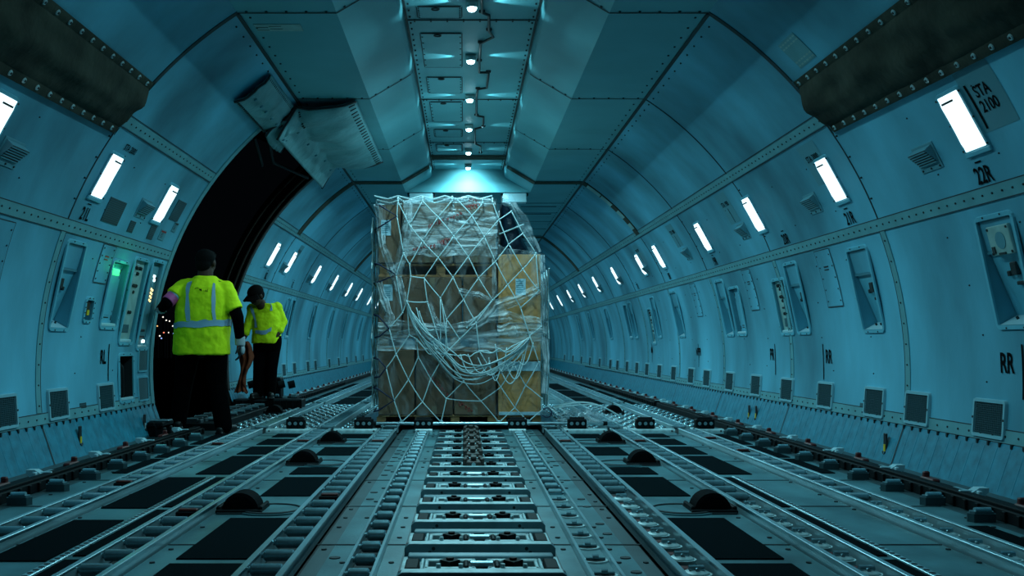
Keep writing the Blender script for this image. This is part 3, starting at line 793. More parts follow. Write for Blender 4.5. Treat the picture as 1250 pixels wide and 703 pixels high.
# ------------------------------------------------------------------ outboard guides
def guide_me():
    def f():
        q = MB().prism([(-0.052, -0.036), (0.052, -0.036), (0.068, 0.0), (0.052, 0.036), (-0.052, 0.036), (-0.068, 0)], 0, 0.04, 2, 0)
        return q.prism([(-0.045, -0.028), (0.045, -0.028), (0.056, 0.0), (0.045, 0.028), (-0.045, 0.028), (-0.056, 0)], 0.04, 0.05, 2, 1)
    return cached('guide', f, 'guide_block', ['block', 'bar'])
def guide_roller():
    return cached('groller', lambda: MB().cyl((-.038, -.010, .054), (.038, -.010, .054), .015, .015, 10, 0), 'roller', ['roller'])
for s, nm in ((1, 'right'), (-1, 'left')):
    ys = [3.87 + 0.508 * k for k in range(12 if s > 0 else 11)]
    for i, Y in enumerate(ys):
        t = thing('guide_block', f'low guide block with bright roller beside {nm} side rail, {ORD[i + 1]} from camera', 'guide block', (s * 2.405, Y, 0.0065 if False else 0.0005), f'guide blocks {nm}')
        if any(a - .06 < Y < b + .06 for a, b in OUT): pass
        obj('housing', guide_me(), parent=t); obj('roller', guide_roller(), parent=t)
def latch_me(s):
    def f():
        q = MB()
        q.prism([(0, 0), (0.05, 0.0), (0.10, 0.05), (0.10, 0.075), (0.03, 0.075), (-0.04, 0.035)], -0.045, 0.045, 1, 0)
        q.box((-0.045, 0, 0.05), (0.10, 0.03, 0.016), 0, 0.004); q.box((0.02, -0.06, 0.035), (0.03, 0.05, 0.05), 0, 0.005)
        q.map(lambda p: (p[0] * s * .72, p[1] * .72, p[2] * .8))
        if s < 0: q.f = [tuple(reversed(f)) for f in q.f]
        return q
    return cached(('latch', s), f, 'latch', ['pale'])
def handle_me():
    return cached('handle', lambda: MB().box((0, 0, .03), (.05, .16, .03), 0, .008).box((0, .05, .05), (.035, .03, .05), 0, .006), 'latch_handle', ['red'])
def side_rail(s, nm, ya, yb, label, n, step, start):
    t = thing('side_guide_rail', label, 'side rail', (s * 2.58, ya, 0.0005), 'side guide rails')
    L = yb - ya; q = MB()
    q.box((-s * 0.06, L / 2, 0.03), (0.05, L, 0.06), 0, 0.004); q.box((s * 0.05, L / 2, 0.02), (0.17, L, 0.04), 0, 0.004)
    q.box((-s * 0.03, L / 2, 0.068), (0.06, L, 0.014), 0, 0.003)
    y = 0.06
    while y < min(L, 7): q.box((-s * 0.088, y, 0.03), (0.02, 0.03, 0.05), 0, 0.003); y += 0.127
    obj('rail', q, 'black', t)
    for k in range(n):
        y = start - ya + k * step
        if y > L - 0.1: break
        if k % 2 == 0: obj('latch', latch_me(s), parent=t, loc=(s * 0.02, y, 0.035))
        else: obj('latch_handle', handle_me(), parent=t, loc=(s * 0.03, y, 0.035))
        if k % 2 == 0: obj('link_bar', cached('link', lambda: MB().box((0, 0.2, 0.05), (0.04, 0.22, 0.012), 0, 0.003), 'link_bar', ['rail']), parent=t, loc=(s * 0.07, y, 0))
side_rail(1, 'right', 3.0, 13.6, 'black side guide rail with pale claw latches along the near right wall', 24, 0.508, 4.35)
side_rail(-1, 'left', 3.0, 9.55, 'black side guide rail with pale claw latches along the near left wall', 14, 0.508, 4.1)
side_rail(1, 'right', 13.8, 36, 'black side guide rail running away along the far right wall', 60, 0.36, 13.9)
side_rail(-1, 'left', 14.0, 36, 'black side guide rail running away along the far left wall', 60, 0.36, 13.9)

# doorway sill: raised rollers and dark lock boxes
t = thing('sill_roller_bed', 'dark raised bed of sill rollers along the cargo doorway', 'sill rollers', (-2.68, 9.95, 0.0005))
q = MB().box((0, 1.35, 0.035), (0.42, 2.7, 0.07), 0, 0.006)
obj('bed', q, 'black', t)
for k in range(14):
    y = 0.12 + k * 0.19
    obj('sill_bracket', cached('sbr', lambda: MB().box((0, 0, .085), (.13, .045, .05), 0, .006).box((.09, .0, .078), (.03, .11, .05), 0, .005), 'sill_bracket', ['seam']), parent=t, loc=(-0.06, y, 0))
    obj('sill_roller', cached('srl', lambda: MB().cyl((-.06, 0, .1), (.06, 0, .1), .02, .02, 10, 0), 'sill_roller', ['roller']), parent=t, loc=(0.1 if k % 2 else -0.09, y + 0.08, -0.01))
t = thing('guide_lever', 'black hinged guide lever with pale plates at the doorway edge', 'guide lever', (-2.84, 9.42, 0.0005), rotz=0.0)
for s_ in (0, 1):
    obj('arm', MB().box((0, 0, .11 + .02 * s_), (.07, .34, .04), 0, .008).box((0, -.1, .05), (.08, .08, .1), 0, .008).box((0, .12, .05), (.07, .07, .1), 0, .008), 'black', t, loc=(-.07 + .15 * s_, -.05 - .25 * s_ + .1, 0))
    obj('pale_plate', MB().box((0, .02, .137 + .02 * s_), (.10, .14, .012), 0, .004), 'alu', t, loc=(-.07 + .15 * s_, -.05 - .25 * s_ + .1, 0))
# low dark step the second worker stands on, and the lock machinery beyond it
t = thing('lock_housing', 'long low black lock housing under the second worker by the doorway', 'lock housing', (-2.52, 12.95, 0.0005))
q = MB().box((0, 0, 0.088), (0.86, 0.3, 0.120), 0, 0.008)
for k in range(11): q.box((-0.39 + k * 0.078, -0.153, 0.075), (0.02, 0.016, 0.12), 0, 0.004)
obj('housing', q, 'black', t)
obj('strip', MB().box((0, -0.152, 0.135), (0.8, 0.006, 0.008), 0), 'seam', t)
t = thing('lock_machinery', 'black lock machinery heap against the left wall behind the second worker', 'lock machinery', (-2.55, 13.52, 0.028))
rnd = random.Random(8); q = MB()
for k in range(9):
    w, d, h = rnd.uniform(.1, .3), rnd.uniform(.12, .3), rnd.uniform(.08, .3)
    q.box((rnd.uniform(-.3, .25), rnd.uniform(-.25, .3), h / 2 + (0.1 if k > 5 else 0)), (w, d, h), 0, 0.012)
for k in range(5): q.cyl((-.3 + k * .13, -.3, .28), (-.22 + k * .13, -.28, .3), .05, .05, 12, 0)
q.box((0, 0, .04), (.7, .65, .08), 0, .01)
obj('housing', q, 'black', t)
q = MB()
for k in range(6): q.cyl((-.28 + k * .11, -.36, .12 + .03 * (k % 2)), (-.22 + k * .11, -.36, .12 + .03 * (k % 2)), .022, .022, 10, 0)
obj('roller', q, 'roller', t)
# ------------------------------------------------------------------ things on the hull lining
def wall_thing(side, Y, z, name, label, cat, group=None):
    return thing(name, label, cat, wall_base(side, Y, z), group)
def wpart(side, z, key, name, fn, mats, t, label=None):
    """part in local (along, up, inward) coordinates, bent on to the hull"""
    me = cached((side, round(z, 3), key), lambda: fn().map(wall_bend(side, z)), name, mats)
    return obj(name, me, parent=t, label=label)
SIDE = {1: 'right', -1: 'left'}
LAMPS = {1: [5.6, 7.6, 9.63, 11.66, 14.3, 15.75, 18.35, 21.0, 23.6, 26.2, 29.0, 32.0], -1: [5.65, 7.45, 8.91, 13.97, 15.35, 18.0, 20.5, 23.1, 25.4, 28.3, 31.0]}
LZ = 2.07
def lamp_diff():
    q = MB()
    def f(u, v):
        x = (u - .5) * 0.23; y = (v - .5) * 0.345
        e = min(u, 1 - u, 1) * 8; g = min(v, 1 - v) * 8
        return (x, y, 0.012 + 0.022 * min(1, e) * min(1, g))
    return q.grid(f, 12, 12, 0, True)
for side in (1, -1):
    for i, Y in enumerate(LAMPS[side]):
        t = wall_thing(side, Y, LZ, 'wall_lamp', f'glowing white rectangular wall lamp on the {SIDE[side]} hull side, {ORD[i + 1]} from camera', 'wall lamp', f'wall lamps {SIDE[side]}')
        wpart(side, LZ, 'ldiff', 'diffuser', lamp_diff, ['lite'], t)
        def fr():
            q = MB().frame(0.225, 0.34, 0.022, 0, 0.014, 0, 0.015, 2)
            for sx in (-1, 1):
                for sy in (-1, 0, 1): q.cyl((sx * .128, sy * .16, .012), (sx * .128, sy * .16, .02), .006, .006, 6, 1)
            q.box((0, .13, .034), (.12, .012, .006), 1); q.box((0, -.19, .008), (.27, .03, .016), 0, .004)
            return q
        wpart(side, LZ, 'lframe', 'bezel', fr, ['frame', 'dark'], t)
# louvred air outlets
OUTLETS = {1: [6.16, 8.18, 10.2, 12.75, 15.55, 18.15, 20.8, 23.4, 26.0], -1: [6.0, 8.5, 15.05, 17.6, 20.1, 22.7, 25.0]}
OZ = 1.975
def outlet_body():
    q = MB().box((0, -.01, 0.003), (0.27, 0.17, 0.006), 0, 0.002)
    vs = [(-.115, -.06, .006), (.115, -.06, .006), (.115, .06, .006), (-.115, .06, .006), (.115, .045, .055), (-.115, .045, .055)]
    q.convex(vs, [(0, 1, 4, 5), (1, 2, 4), (0, 3, 5), (2, 3, 5, 4), (0, 1, 2, 3)], 0)
    for sx in (-1, 0, 1): q.cyl((sx * .11, -.078, .006), (sx * .11, -.078, .012), .007, .007, 6, 1)
    return q
def outlet_slats():
    q = MB()
    for k in range(6):
        t = (k + .5) / 6; y, z = -.055 + .097 * t, .010 + .044 * t
        q.box((0, y, z), (.222, .007, .012), 0); q.box((0, y + .007, z - .001), (.222, .006, .010), 1)
    return q
for side in (1, -1):
    for i, Y in enumerate(OUTLETS[side]):
        t = wall_thing(side, Y, OZ, 'air_outlet', f'small louvred wedge air outlet below the lamps on the {SIDE[side]}, {ORD[i + 1]} from camera', 'air outlet', f'air outlets {SIDE[side]}')
        wpart(side, OZ, 'obody', 'housing', outlet_body, ['placard', 'dark'], t)
        wpart(side, OZ, 'oslat', 'louvre', outlet_slats, ['placard', 'dark'], t)
# square return-air grilles
GRILLES = {1: [6.04, 7.0, 7.73, 8.78, 9.82, 10.86, 11.93, 13.05, 13.95, 15.1, 16.2, 17.3, 18.3, 19.4, 20.6, 21.6, 23.3, 25.1, 26.9, 29.0, 31.4],
           -1: [6.62, 7.5, 8.5, 16.9, 17.95, 19.5, 20.5, 22.6, 24.3, 26.0, 28.2, 30.2]}
GZ = 0.405
def grille_frame():
    q = MB().frame(0.330, 0.190, 0.022, 0, 0.018, 0, 0.006, 2)
    for sx in (-1, 1): q.cyl((sx * .176, 0, .016), (sx * .176, 0, .023), .007, .008, 6, 1)
    return q
def grille_mesh():
    q = MB().box((0, 0, .004), (.334, .195, .004), 0)
    for k in range(15): q.box((-.147 + k * .021, 0, .010), (.004, .182, .005), 1)
    for k in range(14): q.box((0, -.082 + k * .0125, .012), (.318, .003, .004), 1)
    return q
for side in (1, -1):
    for i, Y in enumerate(GRILLES[side]):
        t = wall_thing(side, Y, GZ, 'air_grille', f'square mesh air grille low on the {SIDE[side]} hull side, {ORD[i + 1]} from the camera', 'air grille', f'air grilles {SIDE[side]}')
        wpart(side, GZ, 'gframe', 'frame', grille_frame, ['gframe', 'dark'], t)
        wpart(side, GZ, 'gmesh', 'mesh', grille_mesh, ['grille', 'darkpanel'], t)
for z, h, w_, wd in ((0.43, 0.2, 0.27, 'lower'), (0.70, 0.2, 0.24, 'upper')):
    t = wall_thing(-1, 9.5, z, 'air_grille', f'dark square mesh grille beside the near doorway edge, {wd} of two', 'air grille', 'dark grilles by the doorway')
    obj('frame', MB().frame(w_, h, .02, 0, .012, 0, .01, 2).map(wall_bend(-1, z)), ['frame'], t)
    obj('mesh', MB().box((0, 0, .004), (w_, h, .006), 0).map(wall_bend(-1, z)), ['darkpanel'], t)

# recessed niches
def recess(w, h, d):
    q = MB(); a, b = w / 2, h / 2
    vs = [(-a, -b, 0), (a, -b, 0), (a, b, 0), (-a, b, 0), (-a, -b, -d), (a, -b, -d), (a, b, -d), (-a, b, -d)]
    return q.add(vs, [(4, 5, 6, 7), (0, 1, 5, 4), (1, 2, 6, 5), (2, 3, 7, 6), (3, 0, 4, 7)], 0)
def screws(q, w, h, m, bw=.025, n=4):
    for k in range(n):
        y = -h / 2 + h * (k + .5) / n
        for s in (-1, 1): q.cyl((s * (w / 2 + bw * .5), y, .010), (s * (w / 2 + bw * .5), y, .016), .006, .006, 6, m)
    for s in (-1, 1):
        for q_ in (-1, 1): q.cyl((q_ * w * .25, s * (h / 2 + bw * .5), .010), (q_ * w * .25, s * (h / 2 + bw * .5), .016), .006, .006, 6, m)
cntn = {1: 0, -1: 0}
NAMEN = {'shelf': 'recessed_niche', 'speaker': 'speaker_niche', 'instrument': 'instrument_niche', 'slots': 'slotted_niche', 'switch': 'switch_niche', 'control': 'control_panel', 'tank': 'bottle_niche'}
DESC = {'shelf': 'tall recessed niche with pale bottom shelf', 'speaker': 'tall recessed niche with an oval speaker plate on top', 'instrument': 'tall recessed niche holding instruments and black connectors',
        'slots': 'tall recessed niche with a slotted inner plate', 'switch': 'small recessed switch niche with a yellow-brown insert', 'control': 'lit door control panel with white and amber indicator lights', 'tank': 'low dark niche holding a dark rounded bottle'}
seen = {}
for side, Y, w, za, zb, kind in NICHES:
    z = (za + zb) / 2; h = (phi_z(zb) - phi_z(za)) * R_IN
    key = (kind, side); seen[key] = seen.get(key, 0) + 1; n = seen[key]
    tot = sum(1 for q in NICHES if q[0] == side and q[5] == kind)
    place = f', {ORD[n]} such along {SIDE[side]} wall' if tot > 1 else f', {SIDE[side]} wall'
    if kind == 'control': place = ' beside the near doorway edge'
    t = wall_thing(side, Y, z, NAMEN[kind], DESC[kind] + place, 'wall niche', f'wall niches {SIDE[side]}' if tot > 1 else None)
    fw = 0.028
    def fr():
        q = MB().frame(w - .004, h - .004, fw, 0, .012, 0, .03, 3); screws(q, w, h, 1, fw); return q
    obj('frame', fr().map(wall_bend(side, z)), ['frame', 'dark'], t)
    d = 0.13 if kind in ('shelf', 'speaker', 'tank') else 0.06
    obj('recess_box', recess(w, h, d).map(wall_bend(side, z)), ['wall' if kind != 'tank' else 'gap'], t)
    if kind in ('shelf', 'speaker'):
        ct = 0.30 * h
        obj('cover_plate', MB().box((0, h / 2 - ct / 2, -.012), (w - .01, ct, .012), 0, .003).box((0, h / 2 - .014, -.003), (w * .8, .01, .006), 1).box((0, h / 2 - ct - .008, -.012), (w - .01, .016, .02), 1).map(wall_bend(side, z)), ['wall', 'recess'], t)
        a = w / 2 - .006; yb = -h / 2 + .03; yt = h / 2 - ct - .016; dt, db = .02, d - .02
        zz = lambda y: -(db + (dt - db) * (y - yb) / (yt - yb))
        q = MB().add([(-a, yb, zz(yb)), (a, yb, zz(yb)), (a, yt, zz(yt)), (-a, yt, zz(yt))], [(0, 1, 2, 3)], 0)
        f_ = 1 if side > 0 else -1
        for x, y, bw_, bh_ in ((.02 * f_, yt - .10, .06, .075), (.03 * f_, yb + .20, .08, .022), (-.05 * f_, yb + .26, .03, .03)): q.box((x, y, zz(y) + .012), (bw_, bh_, .025), 1, .004)
        obj('slanted_plate', q.map(wall_bend(side, z)), ['frame', 'dark'], t, label='slanted back plate with black fittings')
        q = MB().prism([(-h / 2 + .004, 0.004), (-h / 2 + .055, -d + .005), (-h / 2 + .004, -d + .005)], -a, a, 0, 0)
        for k in range(3): q.cyl((-a * .5 + k * a * .5, -h / 2 + .03, -d * .45), (-a * .5 + k * a * .5, -h / 2 + .045, -d * .4), .008, .008, 6, 1)
        obj('bottom_shelf', q.map(wall_bend(side, z)), ['pale', 'dark'], t, label='pale sloping bottom shelf')
        if kind == 'speaker':
            q = MB().box((0.02, h / 2 - .13, .004), (w * .62, .17, .02), 0, .004)
            q.cyl((.03, h / 2 - .13, .014), (.03, h / 2 - .13, .018), .05, .05, 20, 1)
            for sx in (-1, 1):
                for sy in (-1, 1): q.cyl((.02 + sx * w * .27, h / 2 - .13 + sy * .07, .013), (.02 + sx * w * .27, h / 2 - .13 + sy * .07, .019), .008, .008, 6, 2)
            q.box((-.06, h / 2 - .18, .016), (.03, .04, .01), 2); q.box((.02, h / 2 - .205, .016), (.07, .012, .008), 2)
            obj('speaker_plate', q.map(wall_bend(side, z)), ['instr', 'placard', 'dark'], t)
            obj('paper_label', MB().box((.06, -.10, zz(-.10) + .004), (.10, .11, .003), 0).map(wall_bend(side, z)), ['paper'], t)
    elif kind == 'instrument':
        q = MB().box((0, 0, -.03), (w - .012, h - .012, .02), 0, .004)
        obj('back_plate', q.map(wall_bend(side, z)), ['instr'], t)
        q = MB(); rnd = random.Random(int(Y * 10))
        for yy, xs in ((.36, (-.05, .05)), (.30, (0,)), (.17, (-.04, .0, .04)), (.10, (.0,)), (-.12, (-.02, .03))):
            for x in xs: q.cyl((x * w / .35, yy * h / .9, -.02), (x * w / .35, yy * h / .9, .012), .02, .014, 8, 0)
        q.box((0, -.02 * h, -.012), (w * .45, .018, .02), 0, .003); q.box((0, -.3 * h, -.014), (w * .5, h * .16, .015), 1, .003)
        obj('connector', q.map(wall_bend(side, z)), ['dark', 'darkpanel'], t)
        obj('lower_lip', MB().box((0, -h / 2 + .015, -.01), (w * .9, .03, .035), 0, .008).map(wall_bend(side, z)), ['pale'], t)
        q = MB()
        for k in range(4): q.box((-.03 * w / .35, (.40 - k * .05) * h / .9, -.014), (.07, .012, .012), 0, .003)
        obj('switch', q.map(wall_bend(side, z)), ['pale'], t)
    elif kind == 'slots':
        obj('back_plate', MB().box((0, 0, -.035), (w * .72, h - .03, .015), 0, .003).map(wall_bend(side, z)), ['wall'], t)
        q = MB()
        for k in range(7):
            for s in (-1, 1): q.box((s * w * .3, -h * .36 + k * h * .12, -.024), (.012, h * .075, .008), 0)
        for k in range(3): q.box((0, -h * .36 + k * .022, -.025), (w * .3, .01, .006), 0)
        obj('slot', q.map(wall_bend(side, z)), ['dark'], t)
        obj('lower_lip', MB().box((0, -h / 2 + .015, -.01), (w * .95, .03, .04), 0, .008).map(wall_bend(side, z)), ['pale'], t)
        if side < 0 and Y < 10:
            obj('green_lamp', MB().box((0, h * .34, -.022), (w * .45, .055, .012), 0, .004).map(wall_bend(side, z)), ['green_ind'], t, label='small green glowing lamp')
    elif kind == 'switch':
        obj('insert', MB().box((0, .01, -.02), (w * .6, h * .7, .03), 0, .006).map(wall_bend(side, z)), ['brown'], t)
        obj('tag', MB().box((.01, -.02, -.002), (w * .3, h * .25, .006), 0).map(wall_bend(side, z)), ['yellow'], t)
    elif kind == 'control':
        bpl = obj('back_plate', MB().box((0, 0, -.035), (w - .012, h - .012, .02), 0, .004).map(wall_bend(side, z)), ['placard'], t)
        q = MB()
        for x, y in ((.03, .27), (.05, .235), (.07, -.34)): q.cyl((x, y, -.026), (x, y, .004), .017, .014, 10, 0)
        obj('white_indicator', q.map(wall_bend(side, z)), ['white_ind'], bpl, label='white indicator lights')
        q = MB()
        for k in range(4):
            q.cyl((.03, .15 - k * .034, -.026), (.03, .15 - k * .034, .004), .012, .010, 10, 0)
            q.cyl((.07, .14 - k * .034, -.026), (.07, .14 - k * .034, .004), .012, .010, 10, 0)
        obj('amber_indicator', q.map(wall_bend(side, z)), ['amber'], bpl, label='amber indicator lights')
        q = MB()
        for y in (-.04, -.10, -.24, -.30): q.box((.0, y, -.018), (w * .55, .025, .03), 0, .005)
        q.cyl((.10, .25, -.025), (.10, .25, .0), .02, .018, 10, 0)
        obj('switch_bank', q.map(wall_bend(side, z)), ['dark'], bpl)
        obj('lower_lip', MB().box((0, -h / 2 + .015, -.01), (w * .9, .03, .04), 0, .008).map(wall_bend(side, z)), ['pale'], t)
    elif kind == 'tank':
        b = MB().cyl((0, -h * .36, -.07), (0, h * .2, -.07), .055, .055, 16, 0).ball((0, h * .2, -.07), (.055, .06, .055), 14, 8, 0).ball((0, -h * .36, -.07), (.055, .03, .055), 14, 8, 0).cyl((.0, h * .2, -.07), (0, h * .4, -.07), .015, .015, 8, 0)
        obj('bottle', b.map(wall_bend(side, z)), ['black'], t)
        obj('lower_lip', MB().box((0, -h / 2 + .015, -.01), (w * .96, .03, .045), 0, .008).map(wall_bend(side, z)), ['pale'], t)

# flush access panels
ACCESS = [(1, 8.42, 0.34, 1.155, 1.62, 'flush access panel with dark outline between two niches on the right wall'),
          (-1, 8.13, 0.28, 1.33, 1.63, 'flush access panel above the small switch niche on the left wall'),
          (-1, 5.95, 0.95, 1.12, 1.61, 'wide flush access panel nearest the camera on the left wall'),
          (1, 13.2, 0.3, 1.2, 1.62, 'flush access panel beyond the slotted niche on the right wall'),
          (1, 10.7, 0.3, 1.2, 1.62, 'flush access panel between instrument and slotted niches on the right wall')]
for side, Y, w, za, zb, lab in ACCESS:
    z = (za + zb) / 2; h = (phi_z(zb) - phi_z(za)) * R_IN
    t = wall_thing(side, Y, z, 'access_panel', lab, 'access panel')
    obj('panel', MB().sheet(w - .01, h - .01, .005, 0, 0, 0, 4, 16).map(wall_bend(side, z)), ['wall'], t)
    q = MB()
    for sx in (-1, 1): q.sheet(.007, h, .006, 0, sx * w / 2, 0, 1, 16); q.sheet(w, .007, .006, 0, 0, sx * h / 2, 4, 1)
    for k in range(5):
        for s in (-1, 1): q.cyl((s * (w / 2 - .03), -h / 2 + h * (k + .5) / 5, .004), (s * (w / 2 - .03), -h / 2 + h * (k + .5) / 5, .01), .006, .006, 6, 0)
    obj('edge_gap', q.map(wall_bend(side, z)), ['seam'], t)
    obj('caption', MB().box((0, h * .2, .0065), (min(.12, w * .3), .012, .002), 0).box((-.005, h * .2 - .025, .0065), (min(.10, w * .28), .01, .002), 0).map(wall_bend(side, z)), ['print' if side < 0 else 'dark'], t)
# stencils
def stencil(side, Y, z, lines, height, label, bar=None, plate=None, xs=0.62, name='wall_stencil'):
    q = MB()
    if plate: q.sheet(plate[0], plate[1], .002, 1, 0, plate[2] if len(plate) > 2 else 0)
    n = len(lines)
    for i, s in enumerate(lines):
        if s: add_text(q, s, 0, height * 1.3 * ((n - 1) / 2 - i) - height / 2, .0045, height, 0, xs, .020)
    if bar: q.sheet(bar[2], bar[3], .0045, 0, bar[0], bar[1], 1, 10)
    q.map(wall_bend(side, z))
    o = obj(name, q, ['stencil', 'placard'], loc=wall_base(side, Y, z)); tag(o, label, 'stencil marking', 'stencilled wall markings')
    return o
stencil(1, 5.30, 2.13, ['STA', '2100'], 0.066, 'black STA 2100 stencil with bar beside the nearest right lamp', (-.125, -.03, .020, .26), (.34, .36), .9)
stencil(1, 7.72, 2.25, ['STA 2000'], 0.05, 'black STA 2000 stencil with bar above the second right lamp', (.02, -.13, .014, .16), (.36, .34, -.05), .85)
stencil(-1, 7.60, 2.29, ['STA 2000'], 0.05, 'black STA 2000 stencil with bar above the left lamp', (-.02, -.14, .014, .16), None, .85)
stencil(1, 10.3, 2.25, ['STA 1900'], 0.05, 'black STA 1900 stencil with bar above the third right lamp', (.0, -.13, .014, .16), (.36, .34, -.05), .85)
stencil(1, 12.9, 2.25, ['STA 1800'], 0.05, 'black STA 1800 stencil with bar beyond the fourth right lamp', (.0, -.13, .014, .16), (.34, .32, -.05), .85)
stencil(1, 15.5, 2.25, ['STA 1700'], 0.05, 'tiny STA 1700 stencil farther along the right wall', (.0, -.13, .014, .14), (.3, .3, -.05), .8)
stencil(-1, 15.6, 2.25, ['STA 1700'], 0.05, 'tiny STA 1700 stencil on the left wall beyond the doorway', (.0, -.13, .014, .14), (.3, .3, -.05), .8)
for side, Y, s, z in ((1, 5.66, '22R', 1.785), (1, 7.62, '21R', 1.785), (1, 9.14, '20R', 1.785), (1, 11.7, '19R', 1.79), (1, 14.3, '18R', 1.79), (-1, 7.42, '21L', 1.79), (1, 16.9, '17R', 1.79), (-1, 14.2, '18L', 1.79), (-1, 16.4, '17L', 1.79)):
    stencil(side, Y, z, [s], .095, f'black stencilled position mark {s} below the lamps on the {SIDE[side]} wall', (0, .075, .07, .009), None, .8)
for side, Y, s, z, bx, lab in ((1, 5.86, 'RR', .74, .13, 'large black RR stencil nearest the camera on the right wall'), (1, 8.72, 'RR', .74, -.10, 'black RR stencil under the access panel on the right wall'),
                          (1, 10.32, 'PR', .74, .08, 'black PR stencil between two grilles on the right wall'), (1, 13.55, 'NP|PR', .74, .0, 'small black NP PR stencil midway along the right wall'),
                          (-1, 8.46, 'RL', .74, .10, 'black RL stencil beside the bottle niche on the left wall'), (1, 16.9, 'MN', .74, 0, 'tiny black stencil far along the right wall')):
    stencil(side, Y, z, [s], .115 if bx else .10, lab, (bx * 1.3, -.05, .018, .31), None, .76)
# small plates and dark panels on the left wall
for Y, z, w, h, m, lab in ((7.92, 1.87, .36, .20, 'darkpanel', 'large dark mesh panel below the left STA 2000 lamp'), (8.42, 1.81, .13, .10, 'darkpanel', 'small dark slatted plate under the left air outlet'),
                       (8.95, 1.82, .15, .13, 'darkpanel', 'small dark mesh plate left of the red placard'), (9.35, 2.06, .26, .20, 'darkpanel', 'dark mesh panel beside the lamp nearest the doorway'),
                       (9.25, 1.83, .16, .10, 'placard', 'instruction placard with red heading near the doorway'), (9.5, 1.93, .12, .10, 'placard', 'small grey switch plate at the doorway edge'), (8.0, .36, .13, .05, 'darkpanel', 'small dark nameplate by the left grilles'),
                       (9.5, .30, .14, .05, 'darkpanel', 'small dark nameplate under the doorway grille')):
    q = MB().box((0, 0, .003), (w, h, .006), 0, .002)
    if m == 'placard': q.box((0, h * .32, .007), (w * .8, h * .16, .003), 2 if 'red' in lab else 1)
    if m == 'placard':
        for k in range(4): q.box((-w * .15, h * .12 - k * h * .12, .007), (w * .4, h * .05, .002), 1)
    else:
        for k in range(int(h / .016)): q.box((0, -h / 2 + .012 + k * .016, .0065), (w - .02, .005, .003), 1)
    tag(obj('wall_plate', q.map(wall_bend(-1, z)), [m, 'dark', 'print'], loc=wall_base(-1, Y, z)), lab, 'wall plate')
for Y, z, w, h, lab in ((7.95, .36, .13, .05, 'small dark nameplate under the third right grille'), (9.85, .33, .12, .05, 'small dark nameplate under the fifth right grille'), (4.95, 2.72, .01, .01, None)):
    if lab: tag(obj('wall_plate', MB().box((0, 0, .003), (w, h, .006), 0, .002).map(wall_bend(1, z)), ['darkpanel'], loc=wall_base(1, Y, z)), lab, 'wall plate')
# sheet of stuck labels high on the right, placards on the ceiling
q = MB().box((0, 0, .002), (.30, .22, .003), 0)
for i in range(6):
    for j in range(7): q.box((-.125 + i * .05, -.09 + j * .03, .004), (.036, .012, .002), 1)
tag(obj('label_sheet', q.map(wall_bend(1, 2.78)), ['strip', 'instr'], loc=wall_base(1, 6.75, 2.78)), 'pale printed label sheet above the right dark blanket edge', 'label sheet')
q = MB().box((0, 0, -.003), (.34, .16, .006), 0, .002)
for k in range(4): q.box((-.12 + (k % 2) * .1, .05 - k * .03, -.007), (.09, .008, .002), 1)
tag(obj('ceiling_placard', q, ['instr', 'dark'], loc=(-1.42, 7.5, SEAM_Z)), 'yellowish rectangular placard on the left ceiling panel', 'placard')
# tags on the kick panels
for side, Y, z0, lab in ((1, 7.35, .13, 'black and yellow hook tag on the right kick panel'), (1, 10.6, .13, 'black and yellow hook tag farther along the right kick panel'), (1, 10.85, .12, 'pale hook tag beside the far yellow one on the right'), (-1, 7.75, .15, 'black and yellow hook tag on the left kick panel'), (-1, 9.3, .13, 'small black hook tag beside the near doorway edge')):
    x = side * (2.93 + .03 * z0 / .1 - .006)
    q = MB().box((0, 0, 0), (.012, .05, .15), 0, .004).box((-side * .007, 0, -.03), (.006, .03, .05), 1)
    q.tube([(-side * .012, .02 * math.cos(a), -.055 + .02 * math.sin(a)) for a in [PI * k / 6 + PI for k in range(7)]], .006, 6, 0)
    tag(obj('hook_tag', q, ['dark', 'yellow' if 'yellow' in lab else 'pale'], loc=(x, Y, z0)), lab, 'hook tag')

# dark blankets near the camera
def blanket(side, ya, yb, label):
    t = thing('insulation_blanket', label, 'insulation blanket', wall_base(side, (ya + yb) / 2, 2.5))
    b = wall_base(side, (ya + yb) / 2, 2.5)
    def zr(Y): 
        k = (yb - Y) / (yb - ya)
        return 2.36 - .07 * k, 2.64 - .02 * k
    def P(Y, u, off):
        za, zb = zr(Y); ph = phi_z(za) + (phi_z(zb) - phi_z(za)) * u
        return Vector(arc_pt(side, Y, ph, R_IN - off)) - b
    def f(u, v):
        Y = ya + (yb - ya) * v; puff = .02 + .05 * math.sin(PI * u) ** .6 + .045 * noise.noise((Y * 2.2, u * 3, side)) * math.sin(PI * u)
        return P(Y, u, puff)
    obj('fabric', MB().grid(f, 12, 60, 0, True, side < 0), ['blanket'], t)
    def e(u0, u1):
        return MB().grid(lambda u, v: P(ya + (yb - ya) * v, u0 + (u1 - u0) * u, .026 + .004 * math.sin(PI * u)), 3, 30, 0, True, side < 0)
    q = e(-.13, .04); q2 = e(.96, 1.13); o_ = len(q.v); q.v += q2.v; q.f += [tuple(i + o_ for i in f) for f in q2.f]; q.m += q2.m; q.s += q2.s
    obj('edge_band', q, ['blanket'], t, label='edge band of the blanket')
    y = ya + .08
    while y < yb - .03:
        for u in (-.045, 1.045):
            c = P(y, u, .028); n = (P(y, u, .05) - c).normalized()
            q = MB().cyl((0, 0, 0), n * .008, .018, .015, 10, 1).cyl(n * .008, n * .012, .008, .007, 8, 0)
            obj('snap_fastener', q, ['dark', 'pband'], t, loc=c)
        y += .17
    c1 = MB().grid(lambda u, v: P(yb - .0 + .06 * v, -.15 + 1.3 * u, .035 - .03 * v), 8, 1, 0, False, side < 0)
    obj('corner_patch', c1, ['instr'], t)
